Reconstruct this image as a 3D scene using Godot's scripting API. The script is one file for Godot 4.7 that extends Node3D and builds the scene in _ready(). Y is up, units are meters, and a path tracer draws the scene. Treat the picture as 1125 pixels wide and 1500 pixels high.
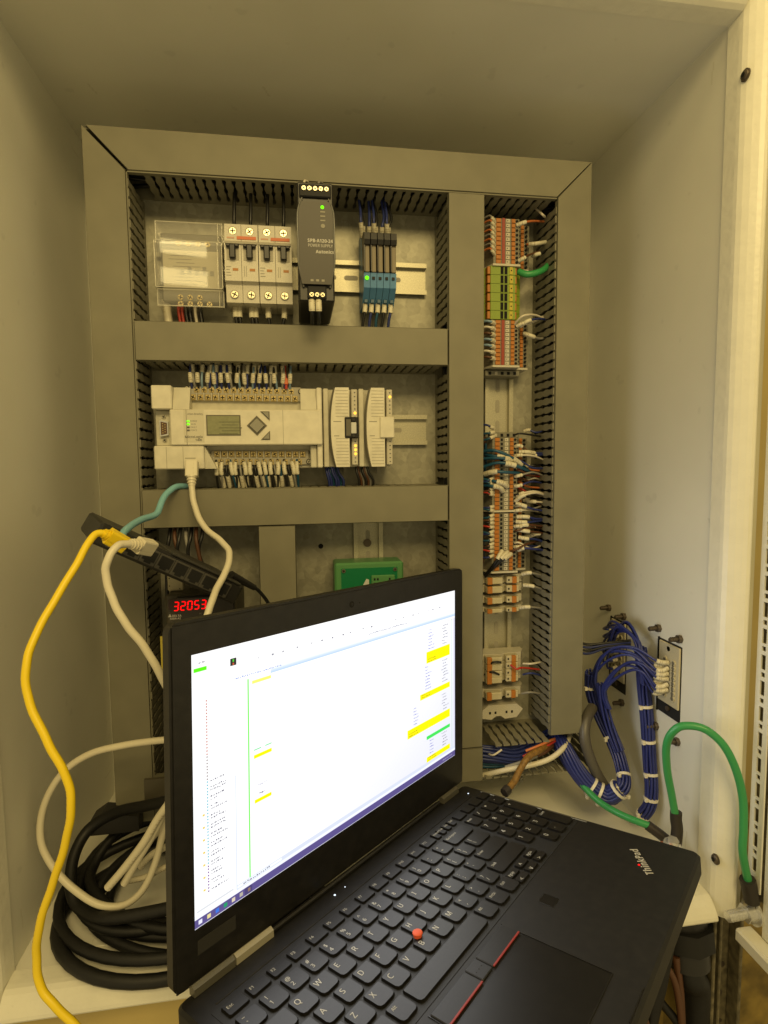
extends Node3D
# An open electrical control cabinet: mounting plate, cable ducts, controller, terminal blocks, wiring, and a laptop standing in its opening.

var M := {}
var org := {}
var rng := RandomNumberGenerator.new()
var font := SystemFont.new()
var font_bold := SystemFont.new()
var text_cache := {}
var tex := {}

class Geo:
	var v := PackedVector3Array()
	var n := PackedVector3Array()
	var uv := PackedVector2Array()

	func t3(a: Vector3, b: Vector3, c: Vector3, na: Vector3, nb: Vector3, nc: Vector3, ua := Vector2.ZERO, ub := Vector2.ZERO, uc := Vector2.ZERO) -> void:
		if (b - a).cross(c - a).dot(na + nb + nc) > 0.0:
			v.append_array([a, c, b]); n.append_array([na, nc, nb]); uv.append_array([ua, uc, ub])
		else:
			v.append_array([a, b, c]); n.append_array([na, nb, nc]); uv.append_array([ua, ub, uc])

	func quad(a: Vector3, b: Vector3, c: Vector3, d: Vector3, nn: Vector3) -> Geo:
		t3(a, b, c, nn, nn, nn, Vector2(0, 1), Vector2(1, 1), Vector2(1, 0))
		t3(a, c, d, nn, nn, nn, Vector2(0, 1), Vector2(1, 0), Vector2(0, 0))
		return self

	func box(p: Vector3, q: Vector3, bev := 0.0) -> Geo:
		var c := (p + q) / 2.0
		var h := (q - p).abs() / 2.0
		var e := minf(bev, minf(h.x, minf(h.y, h.z)) * 0.9)
		for i in 3:
			var j := (i + 1) % 3
			var k := (i + 2) % 3
			for s in [-1.0, 1.0]:
				var nn := Vector3.ZERO
				nn[i] = s
				var f := []
				for w in [[-1.0, -1.0], [1.0, -1.0], [1.0, 1.0], [-1.0, 1.0]]:
					f.append(c + _cv(h, e, i, s, j, w[0], k, w[1]))
				quad(f[0], f[1], f[2], f[3], nn)
				if e > 0.0:
					for s2 in [-1.0, 1.0]:
						var n2 := Vector3.ZERO
						n2[i] = s
						n2[j] = s2
						quad(c + _cv(h, e, i, s, j, s2, k, -1.0), c + _cv(h, e, i, s, j, s2, k, 1.0), c + _cv(h, e, j, s2, i, s, k, 1.0), c + _cv(h, e, j, s2, i, s, k, -1.0), n2.normalized())
		if e > 0.0:
			for sx in [-1.0, 1.0]:
				for sy in [-1.0, 1.0]:
					for sz in [-1.0, 1.0]:
						var nn := Vector3(sx, sy, sz).normalized()
						t3(c + _cv(h, e, 0, sx, 1, sy, 2, sz), c + _cv(h, e, 1, sy, 0, sx, 2, sz), c + _cv(h, e, 2, sz, 0, sx, 1, sy), nn, nn, nn)
		return self

	func _cv(h: Vector3, e: float, i: int, si: float, j: int, sj: float, k: int, sk: float) -> Vector3:
		var r := Vector3.ZERO
		r[i] = si * h[i]
		r[j] = sj * (h[j] - e)
		r[k] = sk * (h[k] - e)
		return r

	func tube(pts: Array, r: float, sides := 8, caps := true, r_end := -1.0) -> Geo:
		var up := Vector3(0.31, 0.87, 0.39)
		var rings := []
		var dirs := []
		var along := 0.0
		var vs := []
		for i in pts.size():
			var d: Vector3 = (pts[mini(i + 1, pts.size() - 1)] - pts[maxi(i - 1, 0)])
			d = d.normalized() if d.length() > 1e-7 else Vector3.UP
			if i == 0 and absf(d.dot(up)) > 0.95:
				up = Vector3(0.9, 0.1, -0.3)
			var a := (up - d * up.dot(d)).normalized()
			var b := d.cross(a)
			up = a
			if i > 0:
				along += (pts[i] - pts[i - 1]).length()
			vs.append(along)
			var rr := r if r_end < 0.0 else lerpf(r, r_end, float(i) / (pts.size() - 1))
			var ring := []
			for k in sides:
				var t := TAU * k / sides
				ring.append([pts[i] + (a * cos(t) + b * sin(t)) * rr, a * cos(t) + b * sin(t)])
			rings.append(ring)
			dirs.append(d)
		for i in pts.size() - 1:
			for k in sides:
				var k2 := (k + 1) % sides
				var p = rings[i][k]
				var q = rings[i][k2]
				var s = rings[i + 1][k2]
				var w = rings[i + 1][k]
				var u0 := float(k) / sides
				var u1 := float(k + 1) / sides
				t3(p[0], q[0], s[0], p[1], q[1], s[1], Vector2(u0, vs[i]), Vector2(u1, vs[i]), Vector2(u1, vs[i + 1]))
				t3(p[0], s[0], w[0], p[1], s[1], w[1], Vector2(u0, vs[i]), Vector2(u1, vs[i + 1]), Vector2(u0, vs[i + 1]))
		if caps:
			for e in [0, pts.size() - 1]:
				var nn: Vector3 = dirs[e] * (-1.0 if e == 0 else 1.0)
				for k in sides:
					t3(pts[e], rings[e][k][0], rings[e][(k + 1) % sides][0], nn, nn, nn)
		return self

	func cyl(p: Vector3, q: Vector3, r: float, sides := 12, r2 := -1.0) -> Geo:
		return tube([p, q], r, sides, true, r2)

	func dome(c: Vector3, r: float, axis: Vector3, flat := 1.0, sides := 12, rows := 4) -> Geo:
		var a := axis.cross(Vector3(0.3, 0.5, 0.81)).normalized()
		var b := axis.cross(a)
		for i in rows:
			for k in sides:
				var f := []
				for w in [[i, k], [i, k + 1], [i + 1, k + 1], [i + 1, k]]:
					var la: float = PI / 2 * w[0] / rows
					var lo: float = TAU * w[1] / sides
					var d := (a * cos(lo) + b * sin(lo)) * cos(la)
					f.append([c + d * r + axis * sin(la) * r * flat, (d + axis * sin(la) / maxf(flat, 0.2)).normalized()])
				t3(f[0][0], f[1][0], f[2][0], f[0][1], f[1][1], f[2][1])
				t3(f[0][0], f[2][0], f[3][0], f[0][1], f[2][1], f[3][1])
		return self

	# a flat outline in (ax, ay) at o, given depth d; top outline may be smaller (shrunk copy)
	func prism(poly: Array, o: Vector3, ax: Vector3, ay: Vector3, d: Vector3, top: Array = [], cap := 0) -> Geo:
		var hi := top if top.size() else poly
		var pv := PackedVector2Array(poly)
		var tri := Geometry2D.triangulate_polygon(pv)
		var nn := d.normalized()
		for i in range(0, tri.size(), 3):
			var q := []
			var w := []
			for j in 3:
				q.append(o + ax * poly[tri[i + j]].x + ay * poly[tri[i + j]].y)
				w.append(o + d + ax * hi[tri[i + j]].x + ay * hi[tri[i + j]].y)
			if cap == 0:
				t3(q[0], q[1], q[2], -nn, -nn, -nn)
			t3(w[0], w[1], w[2], nn, nn, nn)
		var mid := Vector2.ZERO
		for p in poly:
			mid += p / poly.size()
		var ccw := not Geometry2D.is_polygon_clockwise(pv)
		for i in poly.size():
			var a: Vector2 = poly[i]
			var b: Vector2 = poly[(i + 1) % poly.size()]
			var ta: Vector2 = hi[i]
			var tb: Vector2 = hi[(i + 1) % poly.size()]
			var e := (b - a).normalized()
			var out := Vector2(e.y, -e.x) * (1.0 if ccw else -1.0)
			var n3 := (ax * out.x + ay * out.y).normalized()
			quad(o + ax * a.x + ay * a.y, o + ax * b.x + ay * b.y, o + d + ax * tb.x + ay * tb.y, o + d + ax * ta.x + ay * ta.y, n3)
		return self

	func mesh(shift := Vector3.ZERO) -> ArrayMesh:
		var arr := []
		arr.resize(Mesh.ARRAY_MAX)
		var w := v.duplicate()
		if shift != Vector3.ZERO:
			for i in w.size():
				w[i] -= shift
		arr[Mesh.ARRAY_VERTEX] = w
		arr[Mesh.ARRAY_NORMAL] = n
		arr[Mesh.ARRAY_TEX_UV] = uv
		var m := ArrayMesh.new()
		m.add_surface_from_arrays(Mesh.PRIMITIVE_TRIANGLES, arr)
		return m


func G() -> Geo:
	return Geo.new()


func rrect(w: float, h: float, r: float, seg := 3, rb := -1.0) -> Array:   # centred rounded rectangle; rb = radius of the two corners at +y
	var out := []
	for q in 4:
		var sx: float = [1, -1, -1, 1][q]
		var sy: float = [1, 1, -1, -1][q]
		var rr := r if rb < 0.0 or sy < 0 else rb
		for i in seg + 1:
			var t := PI / 2 * q + PI / 2 * i / seg
			out.append(Vector2(sx * (w / 2 - rr) + cos(t) * rr, sy * (h / 2 - rr) + sin(t) * rr))
	return out


func smooth(p: Array, sub := 6) -> Array:
	if p.size() < 3:
		return p
	var out := []
	for i in p.size() - 1:
		var a: Vector3 = p[maxi(i - 1, 0)]
		var b: Vector3 = p[i]
		var c: Vector3 = p[i + 1]
		var d: Vector3 = p[mini(i + 2, p.size() - 1)]
		for k in sub:
			out.append(b.cubic_interpolate(c, a, d, float(k) / sub))
	out.append(p[-1])
	return out


const NTH := ["first", "second", "third", "fourth", "fifth", "sixth", "seventh", "eighth", "ninth", "tenth", "eleventh", "twelfth", "thirteenth", "fourteenth", "fifteenth"]

func thing(called: String, label: String, category: String, at := Vector3.ZERO, group := "") -> Node3D:
	var o := Node3D.new()
	o.name = called
	add_child(o, true)
	o.position = at
	org[o] = at
	tag(o, label, category, group)
	return o


func tag(o: Node, label: String, category: String, group := "") -> void:
	o.set_meta("label", label)
	o.set_meta("category", category)
	if group:
		o.set_meta("group", group)


func part(parent: Node, called: String, g: Geo, m: Material, label := "") -> MeshInstance3D:
	var o := MeshInstance3D.new()
	o.name = called
	o.mesh = g.mesh(org.get(parent, Vector3.ZERO))
	o.material_override = m
	org[o] = org.get(parent, Vector3.ZERO)
	parent.add_child(o, true)
	if label:
		o.set_meta("label", label)
	return o


func shared(parent: Node, called: String, mesh: Mesh, m: Material, at: Transform3D) -> MeshInstance3D:   # a mesh used many times
	var o := MeshInstance3D.new()
	o.name = called
	o.mesh = mesh
	o.material_override = m
	o.transform = Transform3D(at.basis, at.origin - org.get(parent, Vector3.ZERO))
	parent.add_child(o, true)
	return o


func solo(called: String, label: String, category: String, g: Geo, m: Material, at: Vector3, group := "") -> MeshInstance3D:   # a thing that is one mesh
	var o := MeshInstance3D.new()
	o.name = called
	o.mesh = g.mesh(at)
	o.material_override = m
	o.position = at
	add_child(o, true)
	tag(o, label, category, group)
	return o


func words(parent: Node, called: String, s: String, height: float, at: Transform3D, m: Material, bold := false, squash := 1.0) -> MeshInstance3D:
	var key := s + str(bold)
	if not text_cache.has(key):
		var t := TextMesh.new()
		t.text = s
		t.font = font_bold if bold else font
		t.font_size = 32
		t.pixel_size = 1.0 / 32.0
		t.depth = 0.02
		t.curve_step = 4.0
		text_cache[key] = t
	var b := at.basis * Basis.from_scale(Vector3(height * squash, height, height * 0.5))
	return shared(parent, called, text_cache[key], m, Transform3D(b, at.origin))


func mat(key: String, c: Color, rough := 0.5, metal := 0.0, albedo := "", scale := 8.0, bump := "", bump_cm := 0.0, bump_scale := 0.0) -> StandardMaterial3D:   # c is the linear base colour
	var m := StandardMaterial3D.new()
	m.albedo_color = c.linear_to_srgb()
	m.roughness = rough
	m.metallic = metal
	if albedo:
		m.albedo_texture = tex[albedo]
		m.uv1_triplanar = true
		m.uv1_world_triplanar = true
		m.uv1_scale = Vector3.ONE * scale
	if bump:
		m.heightmap_enabled = true
		m.heightmap_texture = tex[bump]
		m.heightmap_scale = bump_cm
	M[key] = m
	return m


func glow(key: String, c: Color, e: float) -> StandardMaterial3D:
	var m := StandardMaterial3D.new()
	m.albedo_color = Color(0.02, 0.02, 0.02)
	m.emission_enabled = true
	m.emission = c
	m.emission_energy_multiplier = e
	M[key] = m
	return m


func noise_tex(key: String, freq: float, lo: float, hi: float, octaves := 4, kind := FastNoiseLite.TYPE_SIMPLEX_SMOOTH, size := 256, gamma := 1.0) -> void:
	var f := FastNoiseLite.new()
	f.seed = key.hash() % 1000
	f.noise_type = kind
	f.frequency = freq
	f.fractal_octaves = octaves
	if kind == FastNoiseLite.TYPE_CELLULAR:
		f.cellular_return_type = FastNoiseLite.RETURN_CELL_VALUE
	var im := f.get_seamless_image(size, size)
	im.convert(Image.FORMAT_RGB8)
	for y in size:
		for x in size:
			var g := pow(im.get_pixel(x, y).r, gamma)
			g = lerpf(lo, hi, g)
			im.set_pixel(x, y, Color(g, g, g))
	tex[key] = ImageTexture.create_from_image(im)


func scuff_tex() -> void:   # painted sheet: faint clouding, a few rubbed and dirty spots, thin scratches
	var a := FastNoiseLite.new()
	a.seed = 11
	a.frequency = 0.010
	a.fractal_octaves = 4
	var b := FastNoiseLite.new()
	b.seed = 23
	b.frequency = 0.035
	b.fractal_octaves = 3
	var ia := a.get_seamless_image(512, 512)
	var ib := b.get_seamless_image(512, 512)
	var im := Image.create(512, 512, false, Image.FORMAT_RGB8)
	for y in 512:
		for x in 512:
			var g := 0.965 + 0.035 * ia.get_pixel(x, y).r
			var d := ib.get_pixel(x, y).r
			g -= clampf((0.16 - d) * 0.8, 0.0, 0.035)
			im.set_pixel(x, y, Color(g, g * 0.998, g * 0.985))
	for i in 12:
		var p := Vector2(rng.randf() * 480, rng.randf() * 480)
		var v := Vector2.from_angle(rng.randf() * TAU) * rng.randf_range(0.5, 1.0)
		for k in rng.randi_range(3, 26):
			p += v
			im.set_pixel(clampi(int(p.x), 0, 511), clampi(int(p.y), 0, 511), Color(0.92, 0.91, 0.88))
	tex["scuff"] = ImageTexture.create_from_image(im)


func cable_print(dark: Color) -> ImageTexture:   # sparse lettering printed along a cable
	var im := Image.create(16, 512, false, Image.FORMAT_RGB8)
	im.fill(Color(1, 1, 1))
	var y := 6
	while y < 500:
		for k in rng.randi_range(4, 14):
			if y < 505:
				im.fill_rect(Rect2i(3 + (k % 2), y, rng.randi_range(1, 2), 2), dark)
			y += 4
		y += rng.randi_range(12, 60)
	return ImageTexture.create_from_image(im)


func printed(key: String, dark: Color) -> void:
	var m: StandardMaterial3D = M[key]
	m.uv1_triplanar = false
	m.albedo_texture = cable_print(dark)
	m.uv1_scale = Vector3(1, 3.5, 1)


func materials() -> void:
	font.font_names = PackedStringArray(["Droid Sans"])
	font_bold.font_names = PackedStringArray(["Droid Sans"])
	font_bold.font_weight = 700
	noise_tex("blotch", 0.012, 0.93, 1.0)
	scuff_tex()
	noise_tex("grain", 0.11, 0.84, 1.0, 3)
	noise_tex("peel", 0.05, 0.0, 1.0, 2)
	noise_tex("spangle", 0.045, 0.84, 1.0, 2, FastNoiseLite.TYPE_CELLULAR)
	noise_tex("dust", 0.02, 0.55, 1.0, 5)
	mat("paint", Color(0.79, 0.78, 0.70), 0.42, 0.0, "scuff", 1.3)
	mat("paint_rough", Color(0.78, 0.765, 0.67), 0.34, 0.0, "scuff", 9.0, "peel", 0.02)
	mat("plate", Color(0.40, 0.385, 0.30), 0.46, 0.3, "spangle", 11.0)
	mat("zinc", Color(0.58, 0.55, 0.41), 0.42, 0.5, "grain", 20.0)
	mat("steel", Color(0.86, 0.86, 0.84), 0.20, 0.65, "grain", 40.0)
	mat("dark_steel", Color(0.16, 0.13, 0.10), 0.45, 0.7, "grain", 60.0)
	mat("duct", Color(0.200, 0.188, 0.128), 0.55, 0.0, "blotch", 6.0)
	mat("duct_wall", Color(0.225, 0.210, 0.145), 0.55, 0.0, "blotch", 14.0)
	mat("dark_rubber", Color(0.014, 0.014, 0.015), 0.5, 0.0, "grain", 60.0)
	mat("black_cable", Color(0.008, 0.008, 0.008), 0.55, 0.0, "dust", 30.0)
	mat("ivory", Color(0.62, 0.58, 0.46), 0.45, 0.0, "grain", 30.0)
	mat("ivory_dark", Color(0.44, 0.41, 0.32), 0.5, 0.0, "grain", 30.0)
	mat("controller", Color(0.60, 0.57, 0.45), 0.5, 0.0, "blotch", 20.0)
	mat("controller_light", Color(0.72, 0.68, 0.545), 0.5, 0.0, "blotch", 20.0)
	mat("seam", Color(0.12, 0.11, 0.08), 0.7)
	mat("breaker", Color(0.70, 0.66, 0.54), 0.42, 0.0, "grain", 25.0)
	mat("orange_red", Color(0.62, 0.16, 0.06), 0.5)
	mat("black_plastic", Color(0.018, 0.017, 0.016), 0.42, 0.0, "grain", 50.0)
	mat("black_matt", Color(0.010, 0.010, 0.010), 0.7, 0.0, "grain", 50.0)
	mat("hole", Color(0.004, 0.004, 0.004), 0.9)
	mat("psu_edge", Color(0.15, 0.15, 0.14), 0.3, 0.3)
	mat("print_white", Color(0.55, 0.54, 0.50), 0.6)
	mat("print_dark", Color(0.12, 0.115, 0.10), 0.7)
	mat("print_grey", Color(0.30, 0.285, 0.23), 0.7)
	mat("relay_blue", Color(0.095, 0.27, 0.52), 0.4, 0.0, "grain", 40.0)
	mat("relay_body", Color(0.23, 0.19, 0.12), 0.5, 0.0, "grain", 60.0)
	mat("brass", Color(0.62, 0.49, 0.22), 0.34, 0.5, "grain", 60.0)
	mat("screw", Color(0.62, 0.57, 0.42), 0.3, 0.9, "grain", 60.0)
	mat("terminal_grey", Color(0.24, 0.225, 0.165), 0.5, 0.0, "grain", 40.0)
	mat("terminal_orange", Color(0.50, 0.175, 0.020), 0.45, 0.0, "grain", 40.0)
	mat("terminal_red", Color(0.28, 0.035, 0.015), 0.4)
	mat("terminal_green", Color(0.26, 0.36, 0.035), 0.45, 0.0, "grain", 40.0)
	mat("terminal_yellow", Color(0.58, 0.48, 0.05), 0.45, 0.0, "grain", 40.0)
	mat("sleeve", Color(0.68, 0.64, 0.51), 0.5)
	M["sleeve"].albedo_texture = sleeve_print()
	M["sleeve"].uv1_scale = Vector3(1, 90, 1)
	mat("wire_blue", Color(0.022, 0.034, 0.155), 0.4)
	mat("wire_royal", Color(0.028, 0.040, 0.22), 0.38, 0.0, "grain", 60.0)
	mat("wire_teal", Color(0.012, 0.072, 0.135), 0.4)
	mat("wire_light_blue", Color(0.20, 0.30, 0.40), 0.4)
	mat("wire_black", Color(0.012, 0.012, 0.012), 0.4)
	mat("wire_red", Color(0.42, 0.035, 0.02), 0.4)
	mat("wire_orange", Color(0.52, 0.16, 0.05), 0.4)
	mat("wire_brown", Color(0.095, 0.040, 0.018), 0.45)
	mat("wire_white", Color(0.62, 0.57, 0.46), 0.45)
	mat("wire_grey", Color(0.25, 0.24, 0.21), 0.45)
	mat("wire_green", Color(0.045, 0.34, 0.10), 0.35, 0.0, "grain", 60.0)
	mat("cable_yellow", Color(0.84, 0.62, 0.012), 0.42, 0.0, "grain", 40.0)
	mat("cable_white", Color(0.66, 0.61, 0.46), 0.42, 0.0, "grain", 40.0)
	mat("cable_cyan", Color(0.20, 0.44, 0.50), 0.4, 0.0, "grain", 40.0)
	mat("cable_ochre", Color(0.36, 0.19, 0.035), 0.45, 0.0, "dust", 40.0)
	mat("cable_grey", Color(0.11, 0.10, 0.08), 0.4, 0.0, "grain", 40.0)
	printed("cable_yellow", Color(0.62, 0.55, 0.50))
	printed("cable_white", Color(0.82, 0.80, 0.76))
	printed("cable_cyan", Color(0.72, 0.75, 0.75))
	mat("tie", Color(0.72, 0.68, 0.56), 0.4)
	mat("green_case", Color(0.10, 0.29, 0.10), 0.45, 0.0, "grain", 40.0)
	mat("green_label", Color(0.005, 0.19, 0.07), 0.4, 0.0, "grain", 40.0)
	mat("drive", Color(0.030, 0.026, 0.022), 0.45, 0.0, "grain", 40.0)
	mat("drive_side", Color(0.085, 0.075, 0.05), 0.5, 0.0, "grain", 40.0)
	mat("drive_window", Color(0.035, 0.006, 0.006), 0.15)
	mat("connector", Color(0.60, 0.54, 0.36), 0.5, 0.0, "grain", 40.0)
	mat("lcd", Color(0.27, 0.275, 0.15), 0.25, 0.0, "blotch", 60.0)
	mat("button_grey", Color(0.26, 0.25, 0.20), 0.45)
	mat("laptop", Color(0.0095, 0.0083, 0.0066), 0.55, 0.0, "dust", 18.0, "grain", 0.004)
	mat("laptop_lid", Color(0.016, 0.0145, 0.013), 0.42, 0.0, "dust", 18.0)
	mat("laptop_key", Color(0.0098, 0.0086, 0.0072), 0.44, 0.0, "dust", 60.0)
	mat("laptop_tray", Color(0.008, 0.008, 0.008), 0.6)
	mat("touchpad", Color(0.006, 0.0055, 0.005), 0.36, 0.0, "dust", 18.0)
	mat("hinge_metal", Color(0.20, 0.19, 0.15), 0.35, 0.6, "grain", 60.0)
	mat("hinge_bright", Color(0.45, 0.42, 0.32), 0.4, 0.3, "grain", 60.0)
	mat("legend", Color(0.42, 0.41, 0.36), 0.6)
	mat("legend_dim", Color(0.42, 0.40, 0.33), 0.5)
	mat("red_stripe", Color(0.24, 0.018, 0.010), 0.5)
	mat("stick_red", Color(0.60, 0.085, 0.03), 0.7)
	mat("heatshrink", Color(0.028, 0.022, 0.018), 0.5, 0.0, "grain", 60.0)
	mat("wood", Color(0.30, 0.22, 0.10), 0.7, 0.0, "dust", 9.0)
	mat("room_wall", Color(0.56, 0.44, 0.17), 0.8, 0.0, "blotch", 2.0)
	mat("post_grey", Color(0.27, 0.23, 0.13), 0.6, 0.0, "dust", 12.0)
	mat("floor_tan", Color(0.30, 0.24, 0.12), 0.8, 0.0, "dust", 3.0)
	glow("led_green", Color(0.45, 1.0, 0.05), 1.6)
	glow("led_amber", Color(1.0, 0.72, 0.25), 2.0)
	glow("led_red", Color(1.0, 0.03, 0.05), 1.5)
	glow("led_white", Color(0.9, 0.95, 1.0), 1.6)
	var c := mat("clear", Color(0.93, 0.90, 0.78), 0.03)
	c.transparency = BaseMaterial3D.TRANSPARENCY_ALPHA
	c.albedo_color.a = 0.05
	var ce := mat("clear_edge", Color(0.85, 0.82, 0.68), 0.12)
	ce.transparency = BaseMaterial3D.TRANSPARENCY_ALPHA
	ce.albedo_color.a = 0.45


func sleeve_print() -> ImageTexture:
	var im := Image.create(16, 48, false, Image.FORMAT_RGB8)
	im.fill(Color(0.97, 0.97, 0.95))
	for y in range(4, 44, 7):
		for x in range(1, 15, 2):
			if rng.randf() < 0.55:
				im.fill_rect(Rect2i(x, y, 2, 3), Color(0.80, 0.77, 0.72))
	return ImageTexture.create_from_image(im)


# ---------------------------------------------------------------- light and camera

func _ready() -> void:
	rng.seed = 7
	var cam := Camera3D.new()
	cam.name = "camera"
	cam.fov = 84.34
	cam.near = 0.02
	cam.far = 20.0
	cam.position = Vector3(-0.16427, 0.02185, 0.68691)
	cam.rotation = Vector3(-0.081439, -0.149708, -0.010531)
	add_child(cam)
	var we := WorldEnvironment.new()
	we.name = "environment"
	var e := Environment.new()
	e.background_mode = Environment.BG_COLOR
	e.background_color = Color(0.45, 0.355, 0.172).linear_to_srgb()
	e.tonemap_mode = Environment.TONE_MAPPER_LINEAR
	e.tonemap_exposure = 1.08
	e.sdfgi_enabled = true
	e.ssao_enabled = true
	e.ssil_enabled = true
	we.environment = e
	add_child(we)
	area("ceiling_lamp_light", Vector3(-0.12, 1.20, 0.88), Vector3(-0.09, -0.30, 0.12), Vector2(1.1, 0.25), Color(1.0, 0.88, 0.59), 0.25)
	area("ceiling_lamp_light", Vector3(-0.05, 0.80, 1.35), Vector3(-0.05, -0.12, 0.05), Vector2(0.66, 0.36), Color(1.0, 0.88, 0.59), 1.05)
	for y in [0.665, 0.765]:
		area("far_lamp_light", Vector3(-0.53, y, 1.5), Vector3(-0.2, 0.1, 0.05), Vector2(0.15, 0.05), Color(1.0, 0.90, 0.62), 0.012)
	materials()
	enclosure()
	ducts()
	rails()
	meter()
	breakers()
	power_supply()
	relays()
	controller()
	expansions()
	controller_wires()
	terminals()
	terminal_wires()
	lower_left()
	lower_duct_cables()
	wall_connectors()
	earth_cables()
	network()
	coils()
	laptop()
	below()


func area(called: String, at: Vector3, to: Vector3, size: Vector2, c: Color, energy: float) -> void:
	var l := AreaLight3D.new()
	l.name = called
	l.area_size = size
	l.light_color = c
	l.light_energy = energy
	l.shadow_enabled = true
	l.position = at
	l.look_at_from_position(at, to, Vector3.UP)
	add_child(l, true)


# ---------------------------------------------------------------- cabinet

const XL := -0.417
const XR := 0.235
const YB := -0.410
const YT := 0.420

func enclosure() -> void:
	var t := thing("control_cabinet", "open light grey steel control cabinet seen from the front", "cabinet", Vector3(-0.09, YB, 0.1))
	var w := 0.002
	part(t, "back_wall", G().box(Vector3(XL, YB, -0.089), Vector3(XR, YT, -0.085)), M.paint)
	part(t, "side_wall", G().box(Vector3(XL - w, YB - w, -0.089), Vector3(XL, YT + w, 0.200)), M.paint)
	part(t, "side_wall", G().box(Vector3(XR, YB - w, -0.089), Vector3(XR + w, YT + w, 0.200)), M.paint)
	part(t, "ceiling_panel", G().box(Vector3(XL, YT, -0.089), Vector3(XR, YT + w, 0.200)), M.paint)
	var fl := part(t, "floor_panel", G().box(Vector3(XL, YB - w, -0.089), Vector3(XR, YB, 0.200)), M.paint)
	# gland plate in the floor, with its seam
	part(fl, "gland_plate", G().box(Vector3(-0.36, YB, 0.0), Vector3(0.150, YB + 0.0015, 0.175), 0.0006), M.paint)
	# the edges of the opening: each side is folded outwards in a soft curve
	var fold := [Vector2(-0.001, 0.190), Vector2(0.0, 0.203), Vector2(0.0006, 0.2065), Vector2(0.0028, 0.2105), Vector2(0.0066, 0.2145), Vector2(0.0112, 0.2182), Vector2(0.0145, 0.2202), Vector2(0.0172, 0.2208), Vector2(0.0190, 0.2200), Vector2(0.0196, 0.2170), Vector2(0.0196, 0.190)]
	var up := Vector3(0, 0.868, 0)
	var across := Vector3(XR - XL - 0.002, 0, 0)
	part(t, "rail", G().prism(fold, Vector3(XR - 0.0005, -0.429, 0), Vector3.RIGHT, Vector3.BACK, up), M.paint_rough, "right edge of the cabinet opening")
	part(t, "rail", G().prism(fold, Vector3(XL + 0.0005, -0.429, 0), Vector3.LEFT, Vector3.BACK, up), M.paint_rough, "left edge of the cabinet opening")
	part(t, "rail", G().prism(fold, Vector3(XL + 0.001, YT - 0.0005, 0), Vector3.UP, Vector3.BACK, across), M.paint_rough, "top edge of the cabinet opening")
	part(t, "rail", G().prism(fold, Vector3(XL + 0.001, YB + 0.0005, 0), Vector3.DOWN, Vector3.BACK, across), M.paint_rough, "bottom edge of the cabinet opening")
	for q in [Vector3(0.2366, 0.3639, 0.2105), Vector3(0.2374, -0.3705, 0.2105)]:
		var s := part(t, "rail_screw", G().cyl(q, q + Vector3(-0.0015, 0, 0), 0.0052, 16).dome(q + Vector3(-0.0015, 0, 0), 0.0046, Vector3.LEFT, 0.45, 16, 3), M.dark_steel)
		part(s, "socket", G().cyl(q + Vector3(-0.0034, 0, 0), q + Vector3(-0.0038, 0, 0), 0.0022, 6), M.hole)
	# mounting plate with its mark and fixing holes
	var p := thing("mounting_plate", "galvanised mounting plate behind the grey ducts", "plate", Vector3(-0.1, -0.39, 0.016))
	part(p, "sheet", G().box(Vector3(-0.3645, -0.372, 0.0155), Vector3(0.1705, 0.3525, 0.018), 0.0008), M.plate)
	for q in [Vector2(-0.33, 0.33), Vector2(0.14, 0.33), Vector2(-0.33, -0.35), Vector2(0.14, -0.35)]:
		part(p, "standoff", G().cyl(Vector3(q.x, q.y, -0.085), Vector3(q.x, q.y, 0.0155), 0.007, 12), M.steel)
	words(p, "stamped_mark", "RITTAL", 0.012, Transform3D(Basis(), Vector3(-0.1029, 0.2971, 0.0182)), mat("stamp", Color(0.30, 0.29, 0.22), 0.5, 0.4))
	for q in [Vector3(-0.1116, 0.1508, 0.0180), Vector3(-0.1396, -0.0723, 0.0180)]:
		part(p, "fixing_hole", G().cyl(q, q + Vector3(0, 0, 0.0004), 0.003, 12), M.hole)
	# door standing open at the right, its perforated stiffener towards the opening
	var d := thing("cabinet_door", "light grey cabinet door standing open at the right edge", "door", Vector3(0.268, -0.43, 0.25))
	part(d, "door_sheet", G().box(Vector3(0.2650, -0.4330, 0.2385), Vector3(0.2680, 0.46, 0.66), 0.001), M.paint)
	part(d, "door_edge_fold", G().box(Vector3(0.2640, -0.4325, 0.2222), Vector3(0.2680, 0.46, 0.2240), 0.0006), M.paint)
	part(d, "perforated_stiffener", stiffener(), M.paint_rough)
	part(d, "stiffener_back", G().box(Vector3(0.2665, -0.40, 0.2245), Vector3(0.2675, 0.45, 0.2380)), M.post_grey)
	part(d, "door_bottom_fold", G().box(Vector3(0.2500, -0.4470, 0.2226), Vector3(0.2679, -0.4335, 0.66), 0.002), M.paint)
	part(d, "gasket", G().box(Vector3(0.2610, -0.42, 0.30), Vector3(0.2649, 0.45, 0.312), 0.0015), M.dark_rubber)
	solo("hinge_strip", "narrow dark painted strip between cabinet opening and open door", "strip", G().box(Vector3(0.2556, -0.429, 0.2085), Vector3(0.2638, 0.44, 0.2140), 0.001), mat("paint_dark", Color(0.50, 0.48, 0.36), 0.5, 0.0, "blotch", 3.0), Vector3(0.26, -0.429, 0.211))


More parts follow.
